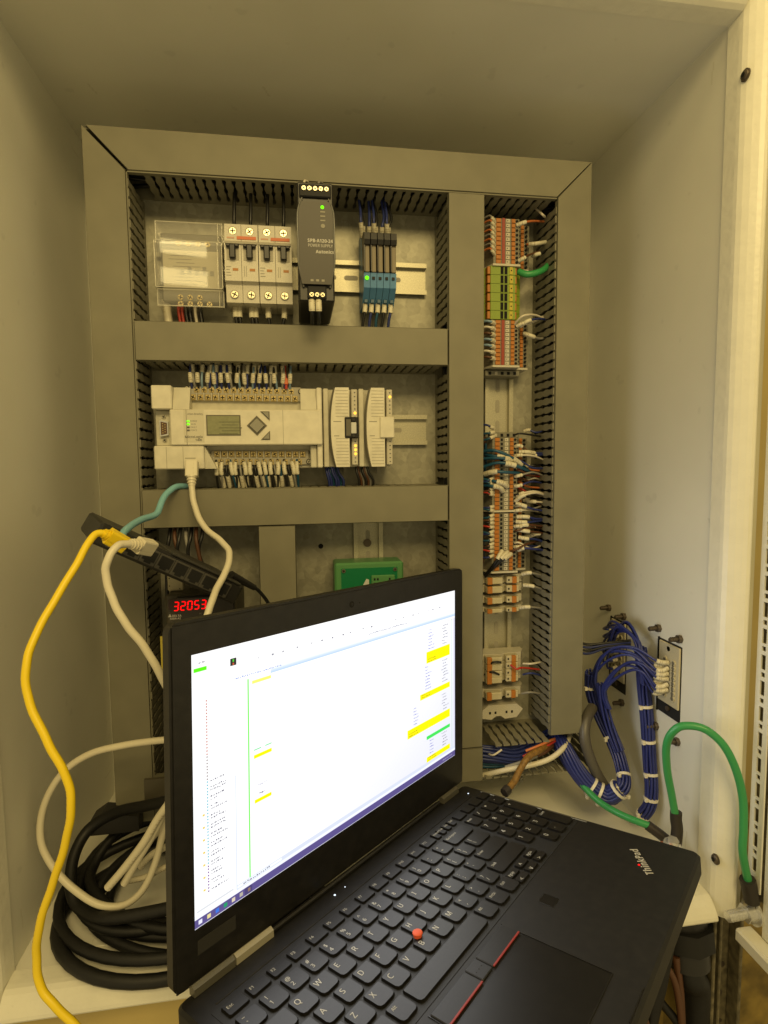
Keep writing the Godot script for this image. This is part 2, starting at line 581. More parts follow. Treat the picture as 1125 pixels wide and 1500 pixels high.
func stiffener() -> Geo:   # a strip with alternating oblong and round openings, lying across the line of sight
	var g := G()
	var x0 := 0.2618
	var z0 := 0.2225
	var z1 := 0.2380
	var y := -0.372
	var add := func(ya: float, yb: float, za: float, zb: float): g.box(Vector3(x0, ya, za), Vector3(x0 + 0.0015, yb, zb))
	add.call(-0.390, y, z0, z1)
	while y < 0.44:
		# oblong opening of 14 mm, web of 4, round opening of 4.5, web of 2.5
		add.call(y, y + 0.014, z0, z0 + 0.0052)
		add.call(y, y + 0.014, z1 - 0.0052, z1)
		add.call(y + 0.014, y + 0.0178, z0, z1)
		add.call(y + 0.0178, y + 0.0222, z0, z0 + 0.0056)
		add.call(y + 0.0178, y + 0.0222, z1 - 0.0056, z1)
		add.call(y + 0.0222, y + 0.025, z0, z1)
		y += 0.025
	return g


# ---------------------------------------------------------------- ducts

const PZ := 0.018     # face of the mounting plate
const CZ := 0.080     # face of the duct covers
const X0 := -0.363
const X1 := -0.323
const X2 := 0.0
const X3 := 0.040
const X4 := 0.1225
const X5 := 0.1625
const Y0 := 0.352
const Y1 := 0.312
const PITCH := 0.0098
var finger: ArrayMesh

func finger_mesh(tall := 0.0525) -> ArrayMesh:
	var right := []
	var left := []
	var k := 14
	for i in k + 1:
		var h := tall * i / k
		var w := 0.00415
		for c in [[0.14, 0.0016], [0.5, 0.0015], [0.86, 0.0017]]:
			var q: float = (h / tall - c[0]) / 0.115
			w -= c[1] * exp(-q * q * 1.4)
		right.append(Vector2(w, h))
		left.push_front(Vector2(-w, h))
	var tip := [Vector2(0.0036, tall + 0.0012), Vector2(-0.0036, tall + 0.0012)]
	return G().prism(right + tip + left, Vector3(0, 0, -0.0008), Vector3.RIGHT, Vector3.UP, Vector3(0, 0, 0.0016)).mesh()


func comb(t: Node3D, a: Vector2, b: Vector2, z0 := PZ, fingers := true) -> void:   # a slotted duct wall from a to b
	var d := (b - a).normalized()
	var len := a.distance_to(b)
	var nrm := Vector2(-d.y, d.x) * 0.0008
	var pts := [a + nrm, b + nrm, b - nrm, a - nrm]
	if not fingers:
		part(t, "wall", G().prism(pts, Vector3(0, 0, z0), Vector3.RIGHT, Vector3.UP, Vector3(0, 0, 0.058)), M.duct_wall)
		return
	part(t, "wall_foot", G().prism(pts, Vector3(0, 0, z0), Vector3.RIGHT, Vector3.UP, Vector3(0, 0, 0.0062)), M.duct_wall)
	var n := int(len / PITCH)
	var off := (len - n * PITCH) / 2.0 + PITCH / 2.0
	var x := Vector3(d.x, d.y, 0)
	var y := Vector3(0, 0, 1)
	var z := x.cross(y)
	for i in n:
		var at := a + d * (off + PITCH * i)
		shared(t, "finger", finger, M.duct_wall, Transform3D(Basis(x, y, z).rotated(x, rng.randf_range(-0.008, 0.008)), Vector3(at.x, at.y, z0 + 0.006)))


func cover(t: Node3D, poly: Array, lips: Array) -> void:
	var mid := Vector2.ZERO
	for p in poly:
		mid += p / poly.size()
	var top := []
	for p in poly:
		top.append(p + (mid - p).sign() * 0.0007)
	var c := part(t, "cover", G().prism(poly, Vector3(0, 0, CZ - 0.0012), Vector3.RIGHT, Vector3.UP, Vector3(0, 0, 0.0012), top), M.duct)
	var g := G()
	for l in lips:   # folded edges of the cover, outside the fingers
		var d: Vector2 = (l[1] - l[0]).normalized()
		var n := Vector2(-d.y, d.x) * 0.0006
		g.prism([l[0] + n, l[1] + n, l[1] - n, l[0] - n], Vector3(0, 0, CZ - 0.0065), Vector3.RIGHT, Vector3.UP, Vector3(0, 0, 0.0052))
	part(c, "cover_lip", g, M.duct)


func filling(t: Node3D, a: Vector2, b: Vector2, m1 := "wire_black") -> void:   # the wires lying in a duct
	var d := (b - a).normalized()
	var nn := Vector2(-d.y, d.x)
	var g := G()
	for i in 9:
		var pts := []
		for k in 9:
			var p := a.lerp(b, k / 8.0) + nn * (-0.0135 + 0.0034 * i + rng.randf_range(-0.002, 0.002))
			pts.append(Vector3(p.x, p.y, PZ + 0.008 + rng.randf_range(0.0, 0.026)))
		g.tube(smooth(pts, 2), 0.0024, 5)
	part(t, "wires_inside", g, M[m1])


func base_strip(t: Node3D, a: Vector2, b: Vector2) -> void:
	part(t, "duct_base", G().box(Vector3(a.x, a.y, PZ), Vector3(b.x, b.y, PZ + 0.0014)), M.duct_wall)


func ducts() -> void:
	finger = finger_mesh()
	var e := 0.0006
	var t := thing("cable_duct", "horizontal grey cable duct along the top of the mounting plate", "cable duct", Vector3(-0.1, Y1, PZ), "grey cable ducts")
	cover(t, [Vector2(X0 + 0.004, Y0), Vector2(X5 - e, Y0), Vector2(X4 + e * 0, Y1), Vector2(X1 + 0.001, Y1)], [[Vector2(X1, Y1 - e), Vector2(X4, Y1 - e)], [Vector2(X0 + 0.004, Y0 - e), Vector2(X5, Y0 - e)]])
	comb(t, Vector2(X1 + 0.012, Y1), Vector2(X4 - 0.002, Y1))
	comb(t, Vector2(X0 + 0.002, Y0 - 0.002), Vector2(X5, Y0 - 0.002), PZ, false)
	base_strip(t, Vector2(X0 + 0.002, Y1), Vector2(X5, Y0 - 0.003))
	filling(t, Vector2(X0 + 0.02, Y1 + 0.02), Vector2(X5 - 0.02, Y1 + 0.02))

	t = thing("cable_duct", "left vertical grey cable duct beside the yellow cable", "cable duct", Vector3(X0, -0.355, PZ), "grey cable ducts")
	cover(t, [Vector2(X0, Y0 - 0.0005), Vector2(X1 - 0.001, Y1 + 0.0005), Vector2(X1 - 0.001, -0.3545), Vector2(X0, -0.3545)], [[Vector2(X1 - e, Y1 - 0.001), Vector2(X1 - e, -0.354)], [Vector2(X0 + e, Y0 - 0.004), Vector2(X0 + e, -0.354)]])
	comb(t, Vector2(X1, -0.352), Vector2(X1, Y1 - 0.003))
	comb(t, Vector2(X0 + 0.002, -0.354), Vector2(X0 + 0.002, Y0 - 0.003), PZ, false)
	base_strip(t, Vector2(X0 + 0.003, -0.354), Vector2(X1, Y1 - 0.001))
	filling(t, Vector2(X0 + 0.02, -0.35), Vector2(X0 + 0.02, Y1))

	t = thing("cable_duct", "right vertical grey cable duct beside the terminal block column", "cable duct", Vector3(X5, -0.298, PZ), "grey cable ducts")
	cover(t, [Vector2(X5, Y0 - 0.0008), Vector2(X4 + 0.0004, Y1 + 0.0004), Vector2(X4 + 0.0004, -0.2977), Vector2(X5, -0.2977)], [[Vector2(X4 + 0.001, Y1 - 0.002), Vector2(X4 + 0.001, -0.2977)], [Vector2(X5 - e, Y0 - 0.004), Vector2(X5 - e, -0.2977)]])
	comb(t, Vector2(X4, -0.2975), Vector2(X4, Y1 - 0.003))
	comb(t, Vector2(X5 - 0.002, -0.2975), Vector2(X5 - 0.002, Y0 - 0.003), PZ, false)
	base_strip(t, Vector2(X4, -0.297), Vector2(X5 - 0.003, Y1 - 0.001))
	filling(t, Vector2(X4 + 0.02, -0.25), Vector2(X4 + 0.02, Y1))

	t = thing("cable_duct", "middle vertical grey cable duct left of the terminal blocks", "cable duct", Vector3(X2, -0.305, PZ), "grey cable ducts")
	cover(t, [Vector2(X2, Y1 - 0.0015), Vector2(X3, Y1 - 0.0015), Vector2(X3, -0.3040), Vector2(X2, -0.3040)], [[Vector2(X2 + e, Y1 - 0.002), Vector2(X2 + e, -0.304)], [Vector2(X3 - e, Y1 - 0.002), Vector2(X3 - e, -0.304)]])
	comb(t, Vector2(X2 + 0.001, Y1 - 0.003), Vector2(X2 + 0.001, 0.172))
	comb(t, Vector2(X2 + 0.001, 0.128), Vector2(X2 + 0.001, 0.002))
	comb(t, Vector2(X2 + 0.001, -0.042), Vector2(X2 + 0.001, -0.150))
	comb(t, Vector2(X2 + 0.001, -0.150), Vector2(X2 + 0.001, -0.303), PZ, false)
	comb(t, Vector2(X3 - 0.001, -0.303), Vector2(X3 - 0.001, Y1 - 0.002), PZ, false)
	base_strip(t, Vector2(X2, -0.303), Vector2(X3, Y1 - 0.002))
	filling(t, Vector2(X2 + 0.02, -0.29), Vector2(X2 + 0.02, Y1 - 0.01))

	for r in [[0.1690, 0.1298, "upper horizontal grey cable duct under the power supply"], [0.0, -0.0398, "lower horizontal grey cable duct under the controller"]]:
		t = thing("cable_duct", r[2], "cable duct", Vector3(-0.16, r[1], PZ), "grey cable ducts")
		cover(t, [Vector2(X1 + 0.0002, r[0]), Vector2(X2 - 0.0006, r[0]), Vector2(X2 - 0.0006, r[1]), Vector2(X1 + 0.0002, r[1])], [[Vector2(X1, r[0] - e), Vector2(X2, r[0] - e)], [Vector2(X1, r[1] + e), Vector2(X2, r[1] + e)]])
		comb(t, Vector2(X1 + 0.003, r[0] - 0.001), Vector2(X2 - 0.003, r[0] - 0.001), PZ, r[0] < 0.1)
		comb(t, Vector2(X1 + 0.003, r[1] + 0.001), Vector2(X2 - 0.003, r[1] + 0.001), PZ, r[0] > 0.1)
		base_strip(t, Vector2(X1 + 0.002, r[1]), Vector2(X2 - 0.001, r[0]))
		filling(t, Vector2(X1, r[1] + 0.02), Vector2(X2, r[1] + 0.02))

	var a := -0.2073
	var b := -0.1684
	t = thing("cable_duct", "short vertical grey cable duct behind the laptop screen", "cable duct", Vector3(a, -0.30, PZ), "grey cable ducts")
	cover(t, [Vector2(a, -0.0405), Vector2(b, -0.0405), Vector2(b, -0.302), Vector2(a, -0.302)], [[Vector2(a + e, -0.042), Vector2(a + e, -0.30)], [Vector2(b - e, -0.042), Vector2(b - e, -0.30)]])
	comb(t, Vector2(b - 0.001, -0.30), Vector2(b - 0.001, -0.043))
	comb(t, Vector2(a + 0.001, -0.30), Vector2(a + 0.001, -0.043))
	base_strip(t, Vector2(a, -0.30), Vector2(b, -0.043))

	t = thing("cable_duct", "bottom horizontal grey cable duct, left end covered and right end open", "cable duct", Vector3(-0.1, -0.345, PZ), "grey cable ducts")
	cover(t, [Vector2(X1 + 0.0002, -0.3052), Vector2(0.0405, -0.3052), Vector2(0.0405, -0.3450), Vector2(X1 + 0.0002, -0.3450)], [[Vector2(X1, -0.3058), Vector2(0.0405, -0.3058)], [Vector2(X1, -0.3444), Vector2(0.0405, -0.3444)]])
	comb(t, Vector2(0.0555, -0.3055), Vector2(0.1245, -0.3055))
	comb(t, Vector2(0.0425, -0.3440), Vector2(0.1720, -0.3440))
	comb(t, Vector2(X1, -0.344), Vector2(0.040, -0.344), PZ, false)
	base_strip(t, Vector2(X1, -0.3445), Vector2(0.172, -0.306))


func rail(called_label: String, c: Vector2, len: float, vertical: bool) -> void:   # 35 mm top-hat rail lying on the plate
	var t := thing("mounting_rail", called_label, "mounting rail", Vector3(c.x, c.y, PZ), "top-hat mounting rails")
	var ax := Vector3.UP if vertical else Vector3.RIGHT
	var ay := Vector3.LEFT if vertical else Vector3.UP
	var o := Vector3(c.x, c.y, PZ) - ax * len / 2
	var prof := [Vector2(-0.0175, 0.0075), Vector2(-0.0175, 0.0065), Vector2(-0.0135, 0.0065), Vector2(-0.0135, 0.0002), Vector2(0.0135, 0.0002), Vector2(0.0135, 0.0065), Vector2(0.0175, 0.0065), Vector2(0.0175, 0.0075), Vector2(0.0125, 0.0075), Vector2(0.0125, 0.0012), Vector2(-0.0125, 0.0012), Vector2(-0.0125, 0.0075)]
	part(t, "profile", G().prism(prof, o, ay, Vector3.BACK, ax * len), M.zinc)
	var n := int(len / 0.025)
	for i in n:
		var m := o + ax * (0.0125 + 0.025 * i) + Vector3(0, 0, 0.0012)
		var pl := []
		for q in rrect(0.016, 0.0052, 0.0025, 3):
			pl.append(q)
		part(t, "oblong_hole", G().prism(pl, m, ax, ay, Vector3(0, 0, 0.0003)), M.ivory_dark)


func rails() -> void:
	rail("horizontal zinc rail carrying the power supply and relays", Vector2(-0.1615, 0.2375), 0.30, false)
	rail("horizontal zinc rail carrying the controller", Vector2(-0.1615, 0.0640), 0.30, false)
	rail("vertical zinc rail above the green module", Vector2(-0.0835, -0.1100), 0.13, true)
	rail("long vertical zinc rail under the terminal block column", Vector2(0.0775, 0.005), 0.60, true)
	var q := Vector3(-0.0843, -0.0697, 0.0195)
	solo("rail_screw", "dark round screw head in the rail above the green module", "screw", G().cyl(q, q + Vector3(0, 0, 0.002), 0.0048, 14), M.dark_steel, q)


# ---------------------------------------------------------------- devices, upper row

func screw_head(t: Node, at: Vector3, r := 0.0032, m := "screw") -> void:
	var s := part(t, "terminal_screw", G().cyl(at, at + Vector3(0, 0, 0.0010), r, 12), M[m])
	var z := at + Vector3(0, 0, 0.0010)
	var a := rng.randf_range(0, PI)
	var d := Vector3(cos(a), sin(a), 0)
	var e := Vector3(-sin(a), cos(a), 0)
	part(s, "screw_slot", G().prism([Vector2(-r * 0.8, -r * 0.14), Vector2(r * 0.8, -r * 0.14), Vector2(r * 0.8, r * 0.14), Vector2(-r * 0.8, r * 0.14)], z, d, e, Vector3(0, 0, 0.0002)).prism([Vector2(-r * 0.8, -r * 0.14), Vector2(r * 0.8, -r * 0.14), Vector2(r * 0.8, r * 0.14), Vector2(-r * 0.8, r * 0.14)], z + Vector3(0, 0, 0.00005), e, -d, Vector3(0, 0, 0.0002)), M.hole)


func meter() -> void:
	var x0 := -0.3035
	var x1 := -0.2362
	var y0 := 0.1885
	var y1 := 0.2740
	var t := thing("clear_covered_relay_module", "relay module under a transparent stepped cover, left of the breakers", "module", Vector3(-0.27, y0, 0.0255))
	part(t, "base", G().box(Vector3(x0 + 0.003, y0 + 0.008, 0.0255), Vector3(x1 - 0.003, y1 - 0.008, 0.050), 0.001), M.terminal_grey)
	var lab := part(t, "printed_label", G().box(Vector3(x0 + 0.005, 0.2115, 0.050), Vector3(x1 - 0.006, 0.2485, 0.0512)), mat("label_paper", Color(0.50, 0.46, 0.33), 0.6))
	for i in 9:   # lines and boxes of the wiring diagram on the label
		var yy := 0.2140 + 0.0036 * i
		var xa := x0 + 0.010 + rng.randf_range(0, 0.010)
		part(lab, "print", G().box(Vector3(xa, yy, 0.0512), Vector3(xa + rng.randf_range(0.018, 0.036), yy + 0.0007, 0.0514)), M.print_grey)
	for i in 5:
		var xa := x0 + 0.022 + 0.0075 * i
		part(lab, "print", G().box(Vector3(xa, 0.2235, 0.0514), Vector3(xa + 0.004, 0.2285 + 0.004 * (i % 2), 0.0516)), M.print_grey)
	for row in [[0.2560, 4], [0.2010, 3], [0.1945, 4]]:
		for i in row[1]:
			screw_head(t, Vector3(x0 + 0.021 + 0.0098 * i, row[0], 0.0500), 0.0028, "brass")
	part(t, "terminal_strip", G().box(Vector3(x0 + 0.016, 0.2525, 0.0490), Vector3(x1 - 0.009, 0.2600, 0.0499)), M.ivory_dark)
	# transparent cover in three steps, thin walls
	var c := G()
	var step := func(ya: float, yb: float, z: float):
		c.box(Vector3(x0, ya, z - 0.0016), Vector3(x1, yb, z), 0.0004)
		c.box(Vector3(x0, ya, 0.028), Vector3(x0 + 0.0015, yb, z - 0.0017))
		c.box(Vector3(x1 - 0.0015, ya, 0.028), Vector3(x1, yb, z - 0.0017))
	step.call(0.2055, 0.2515, 0.0690)
	step.call(0.2517, y1, 0.0600)
	step.call(y0, 0.2053, 0.0620)
	c.box(Vector3(x0 + 0.0016, y1 - 0.0015, 0.028), Vector3(x1 - 0.0016, y1, 0.0582))
	c.box(Vector3(x0 + 0.0016, y0, 0.028), Vector3(x1 - 0.0016, y0 + 0.0015, 0.0602))
	part(t, "clear_cover", c, M.clear)
	var ed := G()
	for q in [[0.2053, 0.0624], [0.2516, 0.0694], [0.2056, 0.0694], [y1 - 0.0006, 0.0604], [y0 + 0.0006, 0.0624]]:
		ed.tube([Vector3(x0 + 0.001, q[0], q[1]), Vector3(x1 - 0.001, q[0], q[1])], 0.0005, 5)
	for x in [x0 + 0.0006, x1 - 0.0006, x1 - 0.0050]:
		ed.tube([Vector3(x, 0.2058, 0.0693), Vector3(x, 0.2512, 0.0693)], 0.0005, 5)
		ed.tube([Vector3(x, y0, 0.0623), Vector3(x, 0.2050, 0.0623)], 0.0005, 5)
		ed.tube([Vector3(x, 0.2520, 0.0603), Vector3(x, y1, 0.0603)], 0.0005, 5)
	part(t, "cover_edges", ed, M.clear_edge)
	for q in [[x0 + 0.004, "cable_white", 0.0045], [x0 + 0.016, "wire_red", 0.0016], [x0 + 0.0195, "wire_red", 0.0016], [x0 + 0.0235, "wire_black", 0.002], [x0 + 0.0275, "wire_black", 0.002], [x0 + 0.033, "wire_white", 0.0018], [x0 + 0.0385, "wire_black", 0.0022]]:
		var d := smooth([Vector3(q[0], y0 + 0.012, 0.040), Vector3(q[0] + 0.001, y0 - 0.004, 0.040), Vector3(q[0] + 0.005, 0.160, 0.042)], 4)
		solo("wire", {"cable_white": "thick white", "wire_red": "thin red", "wire_black": "black", "wire_white": "thin white"}[q[1]] + " wire leaving the bottom of the clear covered module", "wire", G().tube(d, q[2], 7), M[q[1]], Vector3(q[0], 0.160, 0.042), "wires below the clear covered module")


func breakers() -> void:
	for k in 2:
		var x := -0.2336 + 0.0342 * k
		var w := 0.0338
		var t := thing("circuit_breaker", ["left white two-pole circuit breaker beside the clear module", "right white two-pole circuit breaker beside the black power supply"][k], "circuit breaker", Vector3(x + w / 2, 0.192, 0.0255), "white circuit breakers")
		var prof := [Vector2(0.1925, 0.0265), Vector2(0.1925, 0.068), Vector2(0.2105, 0.069), Vector2(0.2125, 0.0745), Vector2(0.2515, 0.0745), Vector2(0.2535, 0.071), Vector2(0.2705, 0.0695), Vector2(0.2705, 0.0265)]
		for pole in 2:
			part(t, "pole_case", G().prism(prof, Vector3(x + pole * w / 2 + 0.0002, 0, 0), Vector3.UP, Vector3.BACK, Vector3(w / 2 - 0.0004, 0, 0)), M.breaker)
		part(t, "red_band", G().box(Vector3(x + 0.0125, 0.2550, 0.0690), Vector3(x + w - 0.002, 0.2580, 0.0716)), M.orange_red)
		part(t, "print", G().box(Vector3(x + 0.0025, 0.2558, 0.0692), Vector3(x + 0.0100, 0.2572, 0.0712)), mat("faint_red", Color(0.58, 0.34, 0.24), 0.5))
		part(t, "dark_ledge", G().box(Vector3(x + 0.0008, 0.2485, 0.0735), Vector3(x + w - 0.0008, 0.2512, 0.0762), 0.0005), M.ivory_dark)
		for pole in 2:
			var cx := x + w * (0.25 + 0.5 * pole)
			var wi := part(t, "lever_window", G().box(Vector3(cx - 0.0062, 0.2330, 0.0738), Vector3(cx + 0.0062, 0.2482, 0.0749)), M.ivory_dark)
			var lv := part(t, "lever", G().box(Vector3(cx - 0.0031, 0.2335, 0.0740), Vector3(cx + 0.0031, 0.2475, 0.0800), 0.0010), M.black_plastic)
			part(lv, "lever_bar", G().box(Vector3(cx - 0.0065, 0.2450, 0.0742), Vector3(cx + 0.0065, 0.2480, 0.0790), 0.0008), M.black_plastic)
			part(t, "orange_flag", G().box(Vector3(cx - 0.0005, 0.2225, 0.0740), Vector3(cx + 0.0050, 0.2250, 0.0748)), mat("flag", Color(0.42, 0.17, 0.03), 0.5))
			for i in 4:
				if pole == 0:
					part(t, "print", G().box(Vector3(cx - 0.0070, 0.2175 + 0.0028 * i, 0.0740), Vector3(cx - 0.0020 - 0.0008 * (i % 3), 0.2182 + 0.0028 * i, 0.0747)), M.print_grey)
				elif i < 2:
					part(t, "print", G().box(Vector3(cx - 0.0060 + 0.002 * i, 0.2170, 0.0740), Vector3(cx - 0.0055 + 0.002 * i, 0.2275, 0.0747)), M.print_grey)
			for yy in [0.2635, 0.2005]:
				var q := Vector3(cx, yy, 0.0694 if yy > 0.23 else 0.0686)
				part(t, "screw_well", G().cyl(q, q + Vector3(0, 0, 0.0009), 0.0044, 16), M.ivory_dark)
				screw_head(t, q + Vector3(0.0002, -0.0003, 0.0006), 0.0035, "screw")
			# wires above and below
			var top := Vector3(cx, 0.270, 0.052)
			wire("black wire with bare ferrule entering breaker top terminals, %s from the left" % NTH[pole + 2 * k], "wires above the breakers", [top, top + Vector3(0.0005, 0.010, 0.003), top + Vector3(0.001, 0.026, 0.001), top + Vector3(0.001, 0.046, -0.006)], "wire_black", 0.0019, 0.0, 0.17)
			for s in (2 if (k == 0) else 1):
				var bt := Vector3(cx + 0.0040 * s - 0.001, 0.193, 0.050)
				wire("black wire with white sleeve and blue ferrule under the left breaker" if k == 0 else "black wire with white sleeve under the right breaker", "wires below the breakers", [bt, bt + Vector3(0.000, -0.010, 0.004), bt + Vector3(0.001 - 0.003 * k * pole, -0.022, 0.003), bt + Vector3(-0.001, -0.045, 0.0)], "wire_black", 0.0019, 0.12, 0.45, "wire_blue" if k == 0 else "")


func wire(label: String, group: String, pts: Array, m: String, r: float, s0 := -1.0, s1 := -1.0, ferrule := "") -> void:
	var p := smooth(pts, 5)
	var t := thing("wire", label, "wire", p[-1], group)
	part(t, "conductor", G().tube(p, r, 6), M[m])
	if s0 >= 0.0:
		var a := int(s0 * (p.size() - 1))
		var b := maxi(a + 1, int(s1 * (p.size() - 1)))
		var mid := p.slice(a, b + 1)
		part(t, "sleeve", G().tube(mid, r * 1.50 + 0.0004, 8), M.sleeve)
		if ferrule:
			part(t, "ferrule", G().tube([p[0], p[maxi(a, 1)]], r * 1.3, 7), M[ferrule])


func power_supply() -> void:
	var x0 := -0.1603
	var x1 := -0.1238
	var y0 := 0.1830
	var y1 := 0.2950
	var z := 0.120
	var t := thing("power_supply", "tall black rail-mounted power supply with a green light", "power supply", Vector3(-0.142, y0, 0.0255))
	part(t, "case", G().box(Vector3(x0 + 0.0008, y0, 0.0255), Vector3(x1 - 0.0008, y1, z - 0.005), 0.0015), M.black_plastic)
	var body := [Vector2(x0 + 0.005, y1 - 0.020), Vector2(x1 - 0.005, y1 - 0.020), Vector2(x1 - 0.0005, y1 - 0.032), Vector2(x1 - 0.0005, y0 + 0.034), Vector2(x1 - 0.004, y0 + 0.015), Vector2(x0 + 0.004, y0 + 0.015), Vector2(x0 + 0.0005, y0 + 0.034), Vector2(x0 + 0.0005, y1 - 0.032)]
	part(t, "front_panel", G().prism(body, Vector3(0, 0, z - 0.005), Vector3.RIGHT, Vector3.UP, Vector3(0, 0, 0.005)), mat("psu_face", Color(0.028, 0.023, 0.015), 0.45, 0.0, "grain", 40.0))
	for s in [-1, 1]:   # bright moulded ribs down both edges
		var xe := x0 + 0.001 if s < 0 else x1 - 0.001
		var xi: float = xe - s * 0.0045
		part(t, "edge_rib", G().tube(smooth([Vector3(xi, y1 - 0.016, z - 0.003), Vector3(xe, y1 - 0.031, z), Vector3(xe, (y0 + y1) / 2, z + 0.0005), Vector3(xe, y0 + 0.034, z), Vector3(xi, y0 + 0.013, z - 0.003)], 5), 0.0009, 6), M.psu_edge)
	part(t, "terminal_bar", G().box(Vector3(x0 + 0.003, y1 - 0.015, z - 0.006), Vector3(x1 - 0.003, y1 - 0.003, z - 0.002), 0.001), M.black_matt)
	for i in 5:
		screw_head(t, Vector3(x0 + 0.0075 + 0.0054 * i, y1 - 0.0075, z - 0.002), 0.0020)
	part(t, "terminal_bar", G().box(Vector3(x0 + 0.009, y0 + 0.002, z - 0.006), Vector3(x1 - 0.009, y0 + 0.0145, z - 0.002), 0.001), M.black_matt)
	for i in 3:
		screw_head(t, Vector3(x0 + 0.0130 + 0.0053 * i, y0 + 0.0055, z - 0.002), 0.0021)
		part(t, "print", G().box(Vector3(x0 + 0.0122 + 0.0053 * i, y0 + 0.0175, z), Vector3(x0 + 0.0150 + 0.0053 * i, y0 + 0.0195, z + 0.0002)), M.print_grey)
	var q := Vector3(x1 - 0.0118, y1 - 0.0250, z)
	part(t, "indicator_lamp", G().dome(q, 0.0017, Vector3.BACK, 0.4), M.led_green)
	for i in 3:
		part(t, "print", G().box(Vector3(x1 - 0.0138, y1 - 0.0300 - 0.004 * i, z), Vector3(x1 - 0.0092, y1 - 0.0287 - 0.004 * i, z + 0.0002)), M.print_grey)
	part(t, "trim_knob", G().cyl(Vector3(x1 - 0.0115, y1 - 0.0425, z - 0.001), Vector3(x1 - 0.0115, y1 - 0.0425, z + 0.0004), 0.0020, 12), M.print_grey)
	words(t, "print", "SPB-A120-24", 0.0044, Transform3D(Basis(), Vector3(x0 + 0.0222, 0.2387, z)), M.print_white, true, 0.95)
	words(t, "print", "POWER SUPPLY", 0.0036, Transform3D(Basis(), Vector3(x0 + 0.0222, 0.2342, z)), M.print_white, false, 0.95)
	words(t, "print", "Autonics", 0.0042, Transform3D(Basis(), Vector3(x0 + 0.0265, 0.2285, z)), M.print_white, true)
	for i in 2:
		var b := Vector3(x0 + 0.0130 + 0.0066 * i, y0 + 0.003, z - 0.008)
		wire("white sleeved dark wire hanging from the power supply's lower terminals", "wires below the power supply", [b, b + Vector3(0, -0.006, 0.004), b + Vector3(0.0002, -0.014, 0.003), b + Vector3(0.0004, -0.022, -0.006)], "wire_black", 0.0019, 0.05, 0.62)
	for i in 2:
		var b := Vector3(x0 + 0.008 + 0.014 * i, y1 - 0.002, 0.108)
		wire("short wire arching from the power supply's top into the duct", "wires above the power supply", [b, b + Vector3(0.001, 0.007, -0.002), b + Vector3(0.006, 0.009, -0.015), b + Vector3(0.010, 0.008, -0.045)], ["wire_white", "wire_grey"][i], 0.0013)


